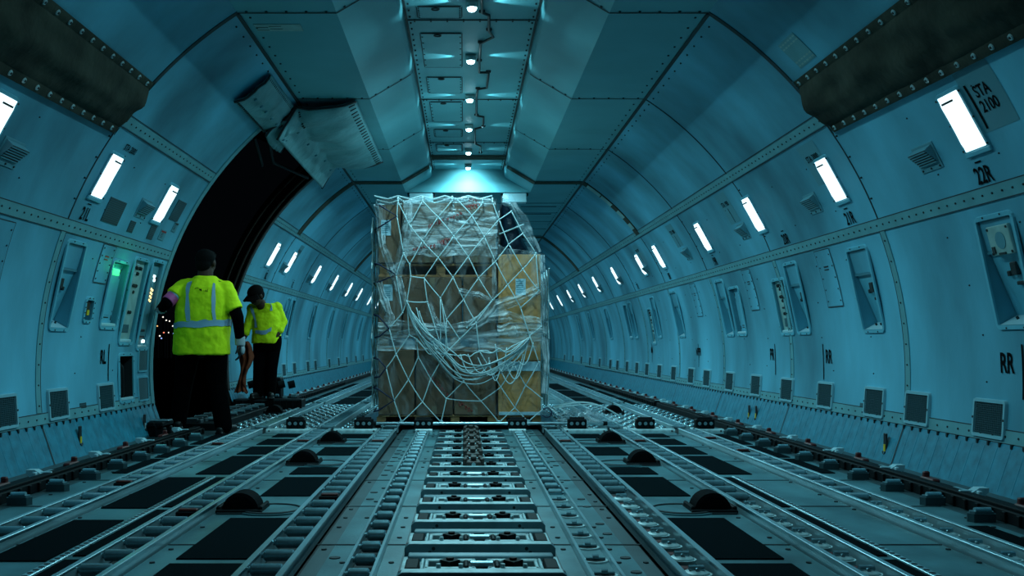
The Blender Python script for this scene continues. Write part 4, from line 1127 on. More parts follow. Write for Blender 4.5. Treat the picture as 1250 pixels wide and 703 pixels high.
blanket(1, 3.2, 7.08, 'dark brown-black insulation blanket with snap edges, upper right nearest the camera')
blanket(-1, 3.2, 7.12, 'dark brown-black insulation blanket with snap edges, upper left nearest the camera')

# pale quilted blankets by the doorway top
def quilt(name, label, fn, nu, nv, flip, edge):
    t = thing(name, label, 'quilted blanket', fn(.5, .5))
    b = Vector(fn(.5, .5))
    o = obj('fabric', MB().grid(lambda u, v: Vector(fn(u, v)) - b, nu, nv, 0, True, flip), ['quilt'], t)
    sd = o.modifiers.new('thick', 'SOLIDIFY'); sd.thickness = .02; sd.offset = 0
    for e in edge:
        for k in range(24):
            v = (k + .5) / 24; p = Vector(fn(e, v)) - b; p2 = Vector(fn(e + (.05 if e < .5 else -.05), v)) - b
            obj('edge_eyelet', MB().cyl((0, 0, -.012), p2 - p + Vector((0, 0, -.016)), .007, .007, 6, 0), ['seam'], t, loc=p)
    for k in range(5):
        p = Vector(fn(.62, .12 + k * .19)) - b
        obj('button', MB().cyl((0.01, 0, -.012), (0.016, 0, -.022), .016, .014, 10, 0), ['placard'], t, loc=p)
    q = MB()
    q.tube([Vector(fn(u / 10, .0)) - b + Vector((0, -.01, -.012)) for u in range(11)], .012, 6, 0)
    q.tube([Vector(fn(u / 10, 1.0)) - b + Vector((0, .01, -.012)) for u in range(11)], .012, 6, 0)
    obj('binding', q, ['dark'], t)
def wr(u, v, a=.03): return 1.9 * a * (noise.noise((u * 4, v * 9, 1.3)) + .6 * noise.noise((u * 3 + v * 7, v * 16, 4.1)))
def big(u, v):
    Y = 9.72 + 3.15 * v + .12 * (u - .3) * (1 - v)
    # from the flat ceiling outwards, then rolling down over the door header
    if u < .5: k = u / .5; X = -1.08 - .57 * k; z = SEAM_Z - .02 - .07 * math.sin(PI * k * .8)
    else: k = (u - .5) / .5; X = -1.65 - .20 * k; z = SEAM_Z - .06 - .30 * k ** 1.1
    s = math.sin(PI * min(1, u * 1.02)) ; e = math.sin(PI * v) ** .3 if 0 < v < 1 else 0
    return (X + .5 * wr(u, v) * s, Y, z - .09 * s * e + wr(u, v, .035) * s)
quilt('quilted_blanket', 'large pale wrinkled quilted blanket bulging over the doorway top', big, 26, 44, True, (.02,))
def small(u, v):
    Y = 8.6 + 1.2 * v; ph = phi_z(SEAM_Z + .0) - (.02 + .125 * u)
    s = math.sin(PI * u); r = R_IN - .02 - .05 * s - .5 * wr(u + 2, v * .5) * s
    return arc_pt(-1, Y, ph, r)
quilt('quilted_blanket', 'small pale quilted strip blanket leading towards the doorway corner', small, 14, 18, True, (.03, .97))
def mid(u, v):
    Y = 9.75 + .75 * v; k = u
    return (-1.62 - .33 * k + .03 * wr(u, v), Y - .25 * (1 - k) * v, SEAM_Z - .05 - .28 * k - .11 * math.sin(PI * v) * (1 - .3 * k) + wr(u + 5, v))
quilt('quilted_blanket', 'pale folded blanket flap sagging between the two quilted blankets', mid, 12, 10, True, (.02,))

# ------------------------------------------------------------------ ceiling fittings
CL = [3.5, 5.0, 6.5, 8.02, 9.52, 11.04, 12.55, 14.1, 15.3]
CLF = [17.2, 19.8, 22.0, 25.0, 28.0, 31.0, 34.0]
def cl_mount(): return MB().box((0, 0, -.008), (.10, .15, .016), 0, .004).cyl((0, .03, -.016), (0, .03, -.02), .02, .02, 10, 1)
def cl_body():
    q = MB().cyl((0, -.03, -.016), (0, -.03, -.05), .048, .042, 18, 0)
    return q
def cl_lens(): return MB().cyl((0, -.03, -.05), (0, -.03, -.062), .036, .034, 18, 0).ball((0, -.03, -.062), (.034, .034, .016), 16, 6, 0)
for i, Y in enumerate(CL + CLF):
    z = 3.515 if i < len(CL) else SEAM_Z
    t = thing('ceiling_lamp', f'small round bright ceiling lamp, {ORD[i + 1]} in the centre row from the camera', 'ceiling lamp', (0, Y, z), 'ceiling channel lamps')
    obj('mount_plate', cached('clm', cl_mount, 'mount_plate', ['instr', 'dark']), parent=t)
    lb = obj('lamp_body', cached('clb', cl_body, 'lamp_body', ['pband']), parent=t)
    obj('lens', cached('cll', cl_lens, 'lens', ['lens']), parent=lb)
# ceiling hatches
for i, (ya, yb) in enumerate(((8.1, 8.38), (8.8, 9.87), (10.25, 10.9), (11.3, 12.3), (12.75, 13.2), (13.7, 14.2))):
    t = thing('ceiling_hatch', f'shallow rectangular hatch left of the ceiling lamps, {ORD[i + 1]} from the camera', 'ceiling hatch', (-.26, (ya + yb) / 2, 3.52), 'ceiling hatches')
    L = yb - ya
    obj('hatch_panel', MB().box((0, 0, -.005), (.36, L, .01), 0, .003), ['ceil'], t)
    q = MB().frame(.35, L - .01, .010, -.002, -.012, 0, .02, 3)
    for k in range(6): q.cyl((-.165, -L / 2 + L * (k + .5) / 6, -.01), (-.165, -L / 2 + L * (k + .5) / 6, -.016), .007, .007, 6, 0); q.cyl((.165, -L / 2 + L * (k + .5) / 6, -.01), (.165, -L / 2 + L * (k + .5) / 6, -.016), .007, .007, 6, 0)
    obj('edge_gap', q, ['seam'], t)
    obj('latch', MB().tube([(-.03 + .03 * math.cos(a), -L / 2 + .03 + .025 * math.sin(a), -.018) for a in [2 * PI * k / 12 for k in range(12)]], .006, 6, 0, closed=True), ['dark'], t)
# zig-zag conduit
def cpt(cx, cy):
    px, py = 300 + cx * .3413, cy * .3413; Y = 2.66 * 1250 / (419 - py); return (CAMX + (px - 566) / 1250 * Y, Y, 3.498)
c1 = [cpt(*p) for p in ((845, 2), (845, 40), (870, 50), (870, 105), (885, 128), (840, 150), (838, 190), (835, 215), (835, 255), (868, 255), (862, 310), (830, 315), (825, 350), (825, 410), (850, 415), (850, 450), (820, 458), (820, 510), (840, 520), (840, 545))]
c0 = [(c1[0][0], 6.6, 3.498), (c1[0][0] + .05, 6.7, 3.498), (c1[0][0] + .05, 7.6, 3.498), (c1[0][0], 7.7, 3.498)]
t = thing('cable_conduit', 'thin black zigzag cable conduit along the ceiling lamps', 'conduit', (0, 0, 0))
obj('cable', MB().tube(c0 + c1, .012, 6, 0), ['dark'], t)
q = MB()
for p in (c0 + c1)[1::2]: q.box((p[0], p[1], 3.508), (.05, .025, .022), 0, .004)
obj('clip', q, ['dark'], t)
# boxes hung at the channel's end
for s, nm in ((-1, 'left'), (1, 'right')):
    t = thing('ceiling_box', f'pale rectangular box hung under the {nm} end of the ceiling channel', 'ceiling box', (s * .72 + .0, CH_Y1 + .12, SEAM_Z))
    obj('cover', MB().box((0, 0, -.075), (.36, .2, .15), 0, .006), ['pale'], t)
    obj('bracket', MB().box((-s * .2, 0, -.06), (.02, .1, .12), 0, .003).box((s * .2, 0, -.02), (.02, .1, .04), 0, .003), ['dark'], t)
q = MB()
for s in (-1, 1):
    q.frame(.42, .30, .01, -.003, -.01, 0, .01, 2, )
obj('surface_duct', MB().box((-1.25, CH_Y1 + 1.1, SEAM_Z - .004), (.5, .8, .012), 0, .004).box((1.2, CH_Y1 + 1.6, SEAM_Z - .004), (.6, .02, .014), 1).box((1.2, CH_Y1 + 2.6, SEAM_Z - .004), (.6, .02, .014), 1), ['ceil', 'dark'], ceil)
# ------------------------------------------------------------------ netted cargo
CF, CB = 10.2, 12.3            # front and back of the load
K = 1250 / CF
def cx(px): return (px - 566) / K + CAMX
def cz(py): return HC + (419 - py) / K
def pallet():
    t = thing('cargo_pallet', 'thin aluminium cargo pallet under the netted load', 'pallet', (-0.12, (CF + CB) / 2, 0.051))
    obj('sheet', MB().box((0, 0, .004), (2.0, CB - CF + .25, .008), 0, .003), 'alu', t)
    q = MB()
    for s in (-1, 1): q.box((s * 0.985, 0, .007), (.05, CB - CF + .25, .014), 0, .003)
    q.box((0, -(CB - CF) / 2 - .10, .006), (1.92, .05, .012), 0, .003); q.box((0, (CB - CF) / 2 + .10, .006), (1.92, .05, .012), 0, .003)
    obj('edge_rail', q, 'rail', t)
pallet()
def skid(px0, py0, px1, py1, label, blocks, open_=True):
    x0, x1, z0, z1 = cx(px0), cx(px1), cz(py1), cz(py0); w = x1 - x0; h = z1 - z0; D = CB - CF - .1
    t = thing('timber_skid', label, 'timber skid', ((x0 + x1) / 2, (CF + CB) / 2 + .02, z0), 'timber skids')
    d = min(.022, h * .28)
    obj('deck', MB().box((0, 0, h - d / 2), (w, D, d - .001), 0, .003), 'skid', t)
    if h > .1: obj('bottom_board', MB().box((0, -D / 2 + .06, d / 2), (w, .11, d), 0, .003).box((0, D / 2 - .06, d / 2), (w, .11, d), 0, .003), 'skid', t)
    for b in blocks:
        lo = d if h > .1 else 0
        obj('block', MB().box((b * w / 2, 0, (lo + h - d) / 2), (.09, D - .02, h - d - lo - .001), 0, .003), 'skid', t)
def carton(px0, py0, px1, py1, label, m='card', sticker=None, marks=None, tape=True, g=.004, name='cardboard_carton', cat='carton', dy=0, group='cartons of the netted load'):
    x0, x1, z0, z1 = cx(px0) + g, cx(px1) - g, cz(py1) + .001, cz(py0) - .001
    D = CB - CF - .14 - dy; yf = CF + .035 + dy; w, h = x1 - x0, z1 - z0
    t = thing(name, label, cat, ((x0 + x1) / 2, yf + D / 2, z0), group)
    body = obj('box_body', MB().box((0, 0, h / 2), (w, D, h), 0, .006), m, t)
    if tape:
        q = MB().box((0, -D / 2 - .001, h - .05), (.05, .003, .1), 0).box((0, 0, h + .0006), (.05, D * .98, .001), 0).box((0, -D / 2 - .001, .045), (.05, .003, .085), 0)
        obj('packing_tape', q, 'tape', body)
    if sticker:
        sx0, sy0, sx1, sy1 = sticker; q = MB()
        c = ((cx(sx0) + cx(sx1)) / 2 - (x0 + x1) / 2, -D / 2 - .003, (cz(sy0) + cz(sy1)) / 2 - z0)
        sw, sh = cx(sx1) - cx(sx0), cz(sy0) - cz(sy1)
        q.box(c, (sw, .003, sh), 0)
        for k in range(6): q.box((c[0] - sw * .1, c[1] - .002, c[2] + sh * (.35 - k * .13)), (sw * (.6 if k % 2 else .72), .001, sh * .05), 1)
        obj('paper_sticker', q, ['paper', 'placard'], body)
    if marks:
        q = MB(); rnd = random.Random(len(label))
        for (mx, my, ang, L) in marks:
            bx, bz = cx(mx) - (x0 + x1) / 2, cz(my) - z0; n = int(L / .03)
            for k in range(n):
                a = math.radians(ang); px_ = bx + math.cos(a) * k * .036; pz = bz + math.sin(a) * k * .036
                r = rnd.uniform(.010, .022)
                if abs(px_) > w / 2 - .025 or not .03 < pz < h - .03: continue
                loop = [(px_ + r * .8 * math.cos(b) * rnd.uniform(.5, 1.1), -D / 2 - .003, pz + r * 1.3 * math.sin(b)) for b in [2 * PI * j / 6 for j in range(6 if rnd.random() > .4 else 4)]]
                q.tube(loop, .0035, 5, 0, closed=rnd.random() > .6)
        if q.v: obj('printed_mark', q, 'print', body, label='red printed marks')
    return t, w, h, D
skid(461, 507, 606, 515.6, 'low timber skid under the bottom cartons of the netted load', (-.95, -.3, .3, .93))
skid(608, 508, 661, 515.6, 'low timber skid under the bottom wooden crate', (-.8, .8))
carton(461, 427, 506, 506.5, 'brown carton in the bottom tier, leftmost, above the low skid', 'card')
carton(507, 427, 553, 506.5, 'brown carton in the bottom tier, second from the left', 'card2', marks=[(522, 455, -48, .42)])
carton(554, 427, 606, 506.5, 'brown carton in the bottom tier with red marks, beside the bottom crate', 'card', marks=[(555, 436, -40, .1), (548 + 10, 490, -35, .3)])
skid(461, 409, 606, 426.5, 'timber skid between the bottom and middle cartons', (-.9, -.3, .3, .93))
carton(461, 338, 490, 408.5, 'narrow brown carton at middle height on the left with a paper label', 'card', sticker=(468, 347, 479, 367))
carton(491, 338, 564, 408.5, 'wide brown carton in the middle tier between label carton and right carton', 'card2')
carton(565, 338, 606, 408.5, 'brown carton in the middle tier beside the upper plywood crate', 'card')
skid(461, 321, 606, 337.5, 'timber skid with dark gaps under the top cartons', (-.9, .06, .93))
carton(461, 249, 489, 320.5, 'narrow brown top carton on the left with a paper label', 'card', sticker=(465, 268, 477, 287))
carton(490, 247, 553, 320.5, 'top-tier carton with red slanted print under streaked film', 'card', marks=[(524, 276, 26, .36), (506, 307, 14, .3), (534, 298, 10, .18)])
carton(554, 247, 606, 320.5, 'top-tier carton at the right with red print near its upper edge', 'card', marks=[(568, 253, 20, .2), (572, 249, 10, .14)])
def crate(px0, py0, px1, py1, label, sticker=None, bands=()):
    t, w, h, D = carton(px0, py0, px1, py1, label, 'ply', sticker, None, False, name='plywood_crate', cat='crate', group='plywood crates of the netted load')
    q = MB()
    for s in (-1, 1): q.box((s * (w / 2 - .02), -D / 2 - .006, h / 2), (.035, .012, h - .01), 0, .003)
    obj('corner_batten', q, 'ply', t)
    if bands:
        q = MB()
        for a, b in bands: q.box((0, -D / 2 - .014, (cz(a) + cz(b)) / 2 - cz(py1)), (w * .98, .012, cz(a) - cz(b)), 0, .003)
        obj('pale_band', q, 'paper', t, label='pale band across the crate')
crate(608, 441, 661, 507.5, 'plywood crate at the bottom right of the load with a pale band', None, ((441.5, 453), (503, 507)))
crate(608, 396, 661, 440.5, 'low plywood crate between the bottom and top crates on the right', None)
crate(608, 310, 661, 395.5, 'plywood crate at upper right of the load with a white paper sticker', (629.5, 340, 642, 360))
# dark wrapped bundle on the right-hand crate
t = thing('wrapped_bundle', 'dark blue shiny wrapped bundle on top of the right crate', 'wrapped bundle', (cx(632), CF + .6, cz(309.5)))
q = MB(); x0 = cx(608) - cx(632)
def bd(u, v):
    a = 2 * PI * u; ca, sa = math.cos(a), math.sin(a); sq = lambda c: math.copysign(abs(c) ** .45, c)
    zt = 0.52; z = zt * min(1, v / .82); k = z / zt
    xr = (cx(652) - cx(632)) * (1 - k) + (cx(623) - cx(632)) * k
    xm, hw = (x0 + .006 + xr) / 2, (xr - x0 - .006) / 2; s = 1 if v <= .82 else max(.02, 1 - (v - .82) / .18)
    n = .022 * noise.noise((ca * 2, sa * 2 + 4, z * 7)) 
    return (xm + (hw + n * .6 - .02) * sq(ca) * s, (.52 + n) * sq(sa) * s, z + (.02 * (1 - s) if v > .82 else 0))
q.grid(bd, 48, 26, 0, True)
obj('wrap', q, 'bundle', t)
obj('binding_strap', MB().tube([(x0 + .01, -.515, .2), (cx(640) - cx(632), -.53, .3)], .008, 6, 0), 'cord', t)

# ---- clear film round the whole load
def xr_at(z):
    zt = cz(309)
    if z < zt: return .745
    return .745 + (cx(608) - .745) * min(1, (z - zt) / .07)
def film_pt(u, z, off, amp):
    xl, xr, yf, yb = cx(459.5) - .004, xr_at(z), CF - .01 - off, CB + .05
    W, D = xr - xl, yb - yf; P = 2 * (W + D); s = (u % 1) * P
    if s < W: p = (xl + s, yf); n = (0, -1)
    elif s < W + D: p = (xr, yf + s - W); n = (1, 0)
    elif s < 2 * W + D: p = (xr - (s - W - D), yb); n = (0, 1)
    else: p = (xl, yb - (s - 2 * W - D)); n = (-1, 0)
    d = amp * (noise.noise((p[0] * 3.1, p[1] * 3.1, z * 2.2)) + .6 * noise.noise((p[0] * 9 + 3, p[1] * 9, z * 5)))
    return (p[0] + n[0] * d, p[1] + n[1] * d, z)
wrap = thing('plastic_wrap', 'clear wrinkled plastic film wrapped round the whole netted load', 'plastic wrap', (0, 0, 0))
def fsh(u, v):
    z = .13 + (2.275 - .13) * v
    return film_pt(u, z, .012, .012)
obj('film', MB().grid(fsh, 150, 60, 0, True), 'film', wrap)
def ftop(u, v):
    xl, xr = cx(459.5), xr_at(2.275); 
    return (xl + (xr - xl) * u, CF - .01 + (CB + .04 - CF) * v, 2.275 + .03 * math.sin(PI * min(1, v * 6)) * abs(noise.noise((u * 9, v * 14, 3))) + .012)
obj('top_film', MB().grid(ftop, 40, 30, 0, True), 'film2', wrap)
def patch(name, px0, py0, px1, py1, off, amp, m, seed, nu=40, nv=30, sx=4, sz=9, label=None, edge=0.0):
    def f(u, v):
        x = cx(px0) + (cx(px1) - cx(px0)) * u; z = cz(py1) + (cz(py0) - cz(py1)) * v
        d = amp * (noise.noise((x * sx + seed, z * sz, seed)) + .5 * noise.noise((x * sx * 2.5, z * sz * 2.5, seed + 4)))
        e = edge * noise.noise((x * 7 + seed, z * 7, 2.2))
        return (x + (e if u in (0, 1) else 0), CF - .02 - off - abs(d), z + (e if v in (0, 1) else 0))
    return obj(name, MB().grid(f, nu, nv, 0, True), m, wrap, label=label)
fs = patch('film_sheet', 494, 244.5, 607, 313, .008, .016, 'film2', 3.1, 60, 40, 2.2, 12, label='whitish streaked film over the top cartons', edge=.03)
rnd = random.Random(33)
for mx, my, ang, n, sz in ((525, 277, 22, 5, .016), (547, 269, 24, 5, .017), (571, 254, 10, 4, .024), (573, 247, 12, 3, .018), (506, 306, 12, 7, .017), (536, 297, 8, 4, .026)):
    q = MB()
    for k in range(n):
        a = math.radians(ang); x = cx(mx) + math.cos(a) * k * .034; z = cz(my) + math.sin(a) * k * .034; r = sz * rnd.uniform(.7, 1.1)
        q.tube([(x + r * .8 * math.cos(b) * rnd.uniform(.5, 1.1), CF - .052, z + r * 1.2 * math.sin(b)) for b in [2 * PI * j / 6 for j in range(6 if rnd.random() > .4 else 4)]], .0045, 5, 0, closed=rnd.random() > .5)
    obj('printed_lettering', q, 'print', fs, label='red slanted print on the film')
patch('film_sheet', 460, 404, 662, 428, .010, .02, 'film2', 6.7, 70, 16, 2.5, 14, edge=.03)
def ribbon(pts, w, seed, amp=.03, label=None, m='film3'):
    P = [Vector((cx(a), 0, cz(b))) for a, b in pts]; n = len(P) - 1
    def at(t):
        i = min(n - 1, int(t * n)); f = t * n - i; f = f * f * (3 - 2 * f)
        return P[i].lerp(P[i + 1], f)
    def f(u, v):
        c = at(v); d = (at(min(1, v + .02)) - at(max(0, v - .02))).normalized(); s = Vector((d.z, 0, -d.x))
        ww = w * (.55 + .45 * noise.noise((v * 4, seed, 1)) + .35)
        o = s * (u - .5) * ww
        dep = amp * (math.sin(u * 17 + 3 * noise.noise((v * 3, seed, 2))) * .5 + noise.noise((u * 6, v * 9, seed)))
        return (c.x + o.x, CF - .045 - .03 * math.sin(PI * u) - dep * .5, c.z + o.z)
    obj('bunched_film', MB().grid(f, 16, 50, 0, True), m, wrap, label=label)
ribbon([(500, 247), (497, 275), (494, 300), (487, 325), (484, 338), (490, 360), (494, 372)], .10, 1.7)
ribbon([(461, 250), (467, 300), (478, 330), (483, 338)], .10, 2.9)
ribbon([(463, 345), (468, 365), (476, 385), (475, 401)], .09, 4.4)
ribbon([(462, 400), (485, 399), (510, 400), (548, 401)], .13, 5.2)
ribbon([(533, 398), (552, 402), (572, 400), (592, 388), (604, 374), (630, 366), (658, 353)], .13, 6.1, .05, 'thick white swag of bunched film')
ribbon([(596, 388), (620, 386), (640, 392), (661, 396)], .12, 7.7)
ribbon([(607, 404), (630, 402), (661, 404)], .16, 8.8)
ribbon([(524, 370), (530, 388), (540, 402)], .06, 9.9)
ribbon([(600, 300), (603, 330), (604, 360), (598, 372)], .05, 11.2)
ribbon([(661, 312), (664, 350), (663, 400), (667, 440), (664, 480)], .07, 12.9)
ribbon([(612, 244), (624, 247), (636, 266), (646, 290), (654, 310)], .10, 15.3)
ribbon([(560, 356), (584, 360), (600, 368)], .07, 13.3)
ribbon([(500, 246), (520, 243), (545, 245), (575, 243), (600, 246)], .05, 14.1)

# ---- cargo net
NET = dict(T0=(486, 247), T1=(516, 246.5), T2=(552, 246), T3=(559, 246), T4=(589, 249), T5=(601, 248), A1=(500, 275.5), A2=(535, 266), A3=(576, 264), A4=(609, 269), A5=(624, 259),
 B1=(516, 295), B2=(554, 289), B3=(591, 290), B4=(620.6, 299), B5=(637.7, 286), S1=(485, 265), S1b=(493, 310), C1=(500.5, 323), C2=(535, 315), C3=(571.6, 314), C4=(604.6, 320), C5=(637.7, 329), C6=(653.6, 310),
 D0=(502, 338), D1=(518, 340), D2=(553, 339), D3=(584, 340), D4=(619.4, 348), D5=(657, 355), S2=(484, 336), E0=(497, 368), E1=(522, 369), E2=(537.7, 364), E3=(566, 366), E4=(601, 366.6), E5=(635, 375.7),
 F0=(475.6, 401), F0b=(492, 382), F1=(500, 409), F1b=(509, 414), F2=(545, 390), F3=(561, 414), F4=(581, 394), F5=(585, 428), F6=(646, 410), F7=(660, 399), E1b=(538, 421),
 G0=(484, 432), G1=(511, 435.5), G2=(544, 431), H0=(472, 449), H1=(499, 463), H2=(526, 462), H3=(566, 465), I0=(481.6, 488), I1=(516, 490), I2=(545, 486), I3=(587, 489), J=(611, 472), Q=(627, 445), K=(641, 470), L=(628, 497), M=(661, 486), U=(657, 442), M2=(661, 500),
 N0=(490.6, 514.5), N1=(538.6, 514.5), N2=(609, 515), N3=(644, 514), W=(600, 452), W2=(570, 400))
EDGES = '''T0-A1 T1-A1 T1-A2 T2-A2 T3-A3 T4-A3 T5-A4 A4-A5 A1-B1 A2-B1 A2-B2 A3-B2 A3-B3 A4-B3 A4-B4 B5-B4 A5-B5 B5-C6 B1-C1 B1-C2 B2-C2 B2-C3 B3-C3 B3-C4 B4-C4 B4-C5 C6-C5
T0-S1 S1-S1b S1b-C1 S1b-S2 C1-D0 D0-D1 C2-D1 C2-D2 C3-D2 C3-D3 C4-D3 C4-D4 C5-D4 C5-D5 C6-D5 D0-E0 E0-E1 D1-E1 D1-E2 D2-E2 D2-E3 D3-E3 D3-E4 D4-E4 D4-E5 D5-E5 S2-F0b F0b-E0 F0b-F0
E0-F1 E1-E1b E2-E1b E2-F2 E3-F2 F2-F3 F2-G2 E3-F4 E4-F4 F4-F3 F4-F5 E5-F6 F7-F6 E4-W2 F0-G0 F1-G0 F1b-G1 F1-F1b F3-G2 G0-H0 G0-H1 G1-H1 G1-H2 G2-H2 G2-H3 F5-W W-J H0-I0 H1-I0 H1-I1 H2-I1 H2-I2 H3-I2 I2-I3 H3-I3 I3-J J-Q Q-K J-L K-L K-U U-F6 K-M
I0-N0 I1-N0 I1-N1 I2-N1 I3-N2 L-N2 L-N3 M-M2 M2-N3'''.split()
net = thing('cargo_net', 'pale diamond-mesh cargo net lashed over the load with slack hanging in loops', 'cargo net', (0, 0, 0))
NY = CF - .075
rnd = random.Random(21)
def npt(k, d=0):
    a, b = NET[k]; return Vector((cx(a), NY - d, cz(b)))
q = MB()
for e in EDGES:
    a, b = e.split('-'); A, B = npt(a), npt(b); n = 6
    sag = rnd.uniform(-.004, .008)
    q.tube([A.lerp(B, k / n) + Vector((0, 0, -sag * math.sin(PI * k / n))) for k in range(n + 1)], .0058, 6, 0)
for k in NET: q.ball(npt(k), .0105, 8, 6, 0)
obj('mesh_cord', q, 'cord', net)
q = MB()     # cords over the top and down the hidden sides
for k in ('T0', 'T1', 'T2', 'T4', 'T5'):
    A = npt(k); q.tube([A, A + Vector((0, .03, .045)), A + Vector((0.05, .5, .05)), A + Vector((-.05, 1.2, .05)), A + Vector((0, CB - CF + .1, .03)), A + Vector((0, CB - CF + .16, -.3))], .0075, 6, 0)
for k in range(1, 7):
    y = CF + k * .3; q.tube([(-.97 + u * (cx(601) + .97) / 10, y + .12 * (1 if u % 2 else -1), 2.345) for u in range(11)], .0075, 6, 0)
for s, X in ((-1, cx(459) - .05), (1, .79)):
    for i in range(7):
        for j in range(6):
            y0, z0 = CF + .05 + i * .31, .2 + j * .35; zt = 1.7 if s > 0 else 2.2
            for a, b in (((y0, z0), (y0 + .155, z0 + .175)), ((y0 + .155, z0 + .175), (y0 + .31, z0)), ((y0 + .155, z0 + .175), (y0, z0 + .35)), ((y0 + .155, z0 + .175), (y0 + .31, z0 + .35))):
                if max(a[1], b[1]) < zt: q.cyl((X, a[0], a[1]), (X, b[0], b[1]), .0075, .0075, 6)
obj('side_cord', q, 'cord', net)
q = MB()
base = [(497, 368), (501, 384), (508, 400), (520, 418), (536, 434), (552, 450), (566, 459), (585, 461), (606, 452), (626, 438), (640, 422), (646, 411)]
def smooth(pts, n=5):
    out = []
    P = [pts[0]] + pts + [pts[-1]]
    for i in range(1, len(P) - 2):
        for k in range(n):
            t = k / n
            out.append(tuple(.5 * (2 * P[i][c] + (-P[i - 1][c] + P[i + 1][c]) * t + (2 * P[i - 1][c] - 5 * P[i][c] + 4 * P[i + 1][c] - P[i + 2][c]) * t * t + (-P[i - 1][c] + 3 * P[i][c] - 3 * P[i + 1][c] + P[i + 2][c]) * t ** 3) for c in range(len(P[0]))))
    out.append(tuple(pts[-1])); return out
for s in range(9):
    up = (s - 2.2) * 2.6; ph, am = rnd.uniform(0, 6), rnd.uniform(1, 3.2)
    pts = []
    for i, (a, b) in enumerate(base):
        e = math.sin(PI * i / (len(base) - 1)) ** .7
        pts.append((cx(a + 2.2 * e * math.sin(ph + i * .9)), NY - .02 - .006 * s - .01 * (1 + math.sin(ph * 2 + i)), cz(b - up * e * (1 if i > 5 else 1.3) + am * e * math.sin(ph * 1.7 + i * 1.1))))
    q.tube(smooth(pts), .0058, 6, 0)
for k in range(5):
    a, b = F_ = ((509, 414), (544, 431)) if k < 2 else ((544, 431), (585, 429)) if k < 3 else ((585, 428), (640, 415))
    n = 7; pts = []
    for i in range(n + 1):
        t = i / n; pts.append((cx(a[0] + (b[0] - a[0]) * t), NY - .03 - .01 * k, cz(a[1] + (b[1] - a[1]) * t + math.sin(PI * t) * rnd.uniform(3, 12))))
    q.tube(smooth(pts), .0058, 6, 0)
for (ax, ay, bx_, by, dr) in ((583, 436, 610, 446, 16), (596, 436, 612, 440, 26), (610, 450, 638, 432, 26), (604, 420, 618, 424, 30), (562, 432, 578, 452, 10), (616, 440, 644, 414, 34), (528, 410, 537, 418, 12), (540, 372, 547, 425, 2), (632, 440, 650, 418, 14), (512, 380, 530, 402, 10), (509, 376, 524, 408, 8), (571, 432, 598, 440, 18)):
    n = 8; pts = []
    for i in range(n + 1):
        t = i / n; pts.append((cx(ax + (bx_ - ax) * t), NY - .05 - .02 * math.sin(PI * t), cz(ay + (by - ay) * t + dr * math.sin(PI * t))))
    q.tube(smooth(pts, 4), .0056, 6, 0)
obj('slack_cord', q, 'cord', net, label='slack net cord hanging in tangled loops')
for a, b, c_ in (((460, 250), 'S1', (460, 280)), ((460, 322), 'S2', (459, 346)), ((459, 384), 'F0', (460, 412)), ((459, 437), 'H0', (460, 461)), ((459, 473), 'I0', (459, 502))):
    q = MB(); E = []
    for e in (a, c_):
        P = [Vector((cx(e[0]) - .02, NY + .06, cz(e[1]))), Vector((cx(e[0] + 4), NY + .0, cz(e[1] + (NET[b][1] - e[1]) * .12))), npt(b, .006)]
        E.append(P)
    back = Vector((-.02, .5, 0))
    q.tube([E[0][0] + back, E[0][0], E[0][1], E[0][2], E[1][1], E[1][0], E[1][0] + back], .0085, 6, 0)
    obj('lashing_strap', q, 'navy', net, label='dark navy lashing strap')
obj('loose_lashing', MB().tube(smooth([(cx(661), NY, cz(500)), (cx(668), NY, cz(497)), (cx(673), NY, cz(503)), (cx(668), NY, cz(509)), (cx(661), NY, cz(506))]), .006, 6, 0), 'navy', net, label='dark loose lashing end')
q = MB()
for k in ('N0', 'N1', 'N2', 'N3'):
    p = npt(k); q.tube([(p.x + .018 * math.cos(a), NY, p.z + .0 + .018 * math.sin(a)) for a in [2 * PI * j / 10 for j in range(10)]], .006, 6, 0, closed=True)
obj('net_ring', q, 'rail', net)

# crumpled clear sheet on the floor to the right of the load
t = thing('plastic_sheet', 'crumpled clear plastic sheet lying on the floor right of the load', 'plastic sheet', (1.2, 10.75, 0.055))
def cs(u, v):
    x, y = (u - .5) * .62, (v - .5) * 1.1
    e = math.sin(PI * u) * math.sin(PI * v)
    return (x + .06 * noise.noise((u * 5, v * 5, 1)), y + .06 * noise.noise((u * 5, v * 5, 7)), .01 + e * (.06 + .09 * abs(noise.noise((u * 5, v * 6, 4)))) + .02 * abs(noise.noise((u * 14, v * 14, 9))))
obj('sheet', MB().grid(cs, 40, 50, 0, True), 'film3', t)
q = MB()
for k in range(4): q.tube(smooth([(-.3 + rnd.uniform(-.05, .05), -.4 + .1 * k, .14), (-.1, -.42 + .12 * k, .17 + rnd.uniform(-.02, .03)), (.12, -.4 + .1 * k, .16), (.33, -.38 + .1 * k, .05)]), .006, 6, 0)
obj('loose_cord', q, 'cord', t)
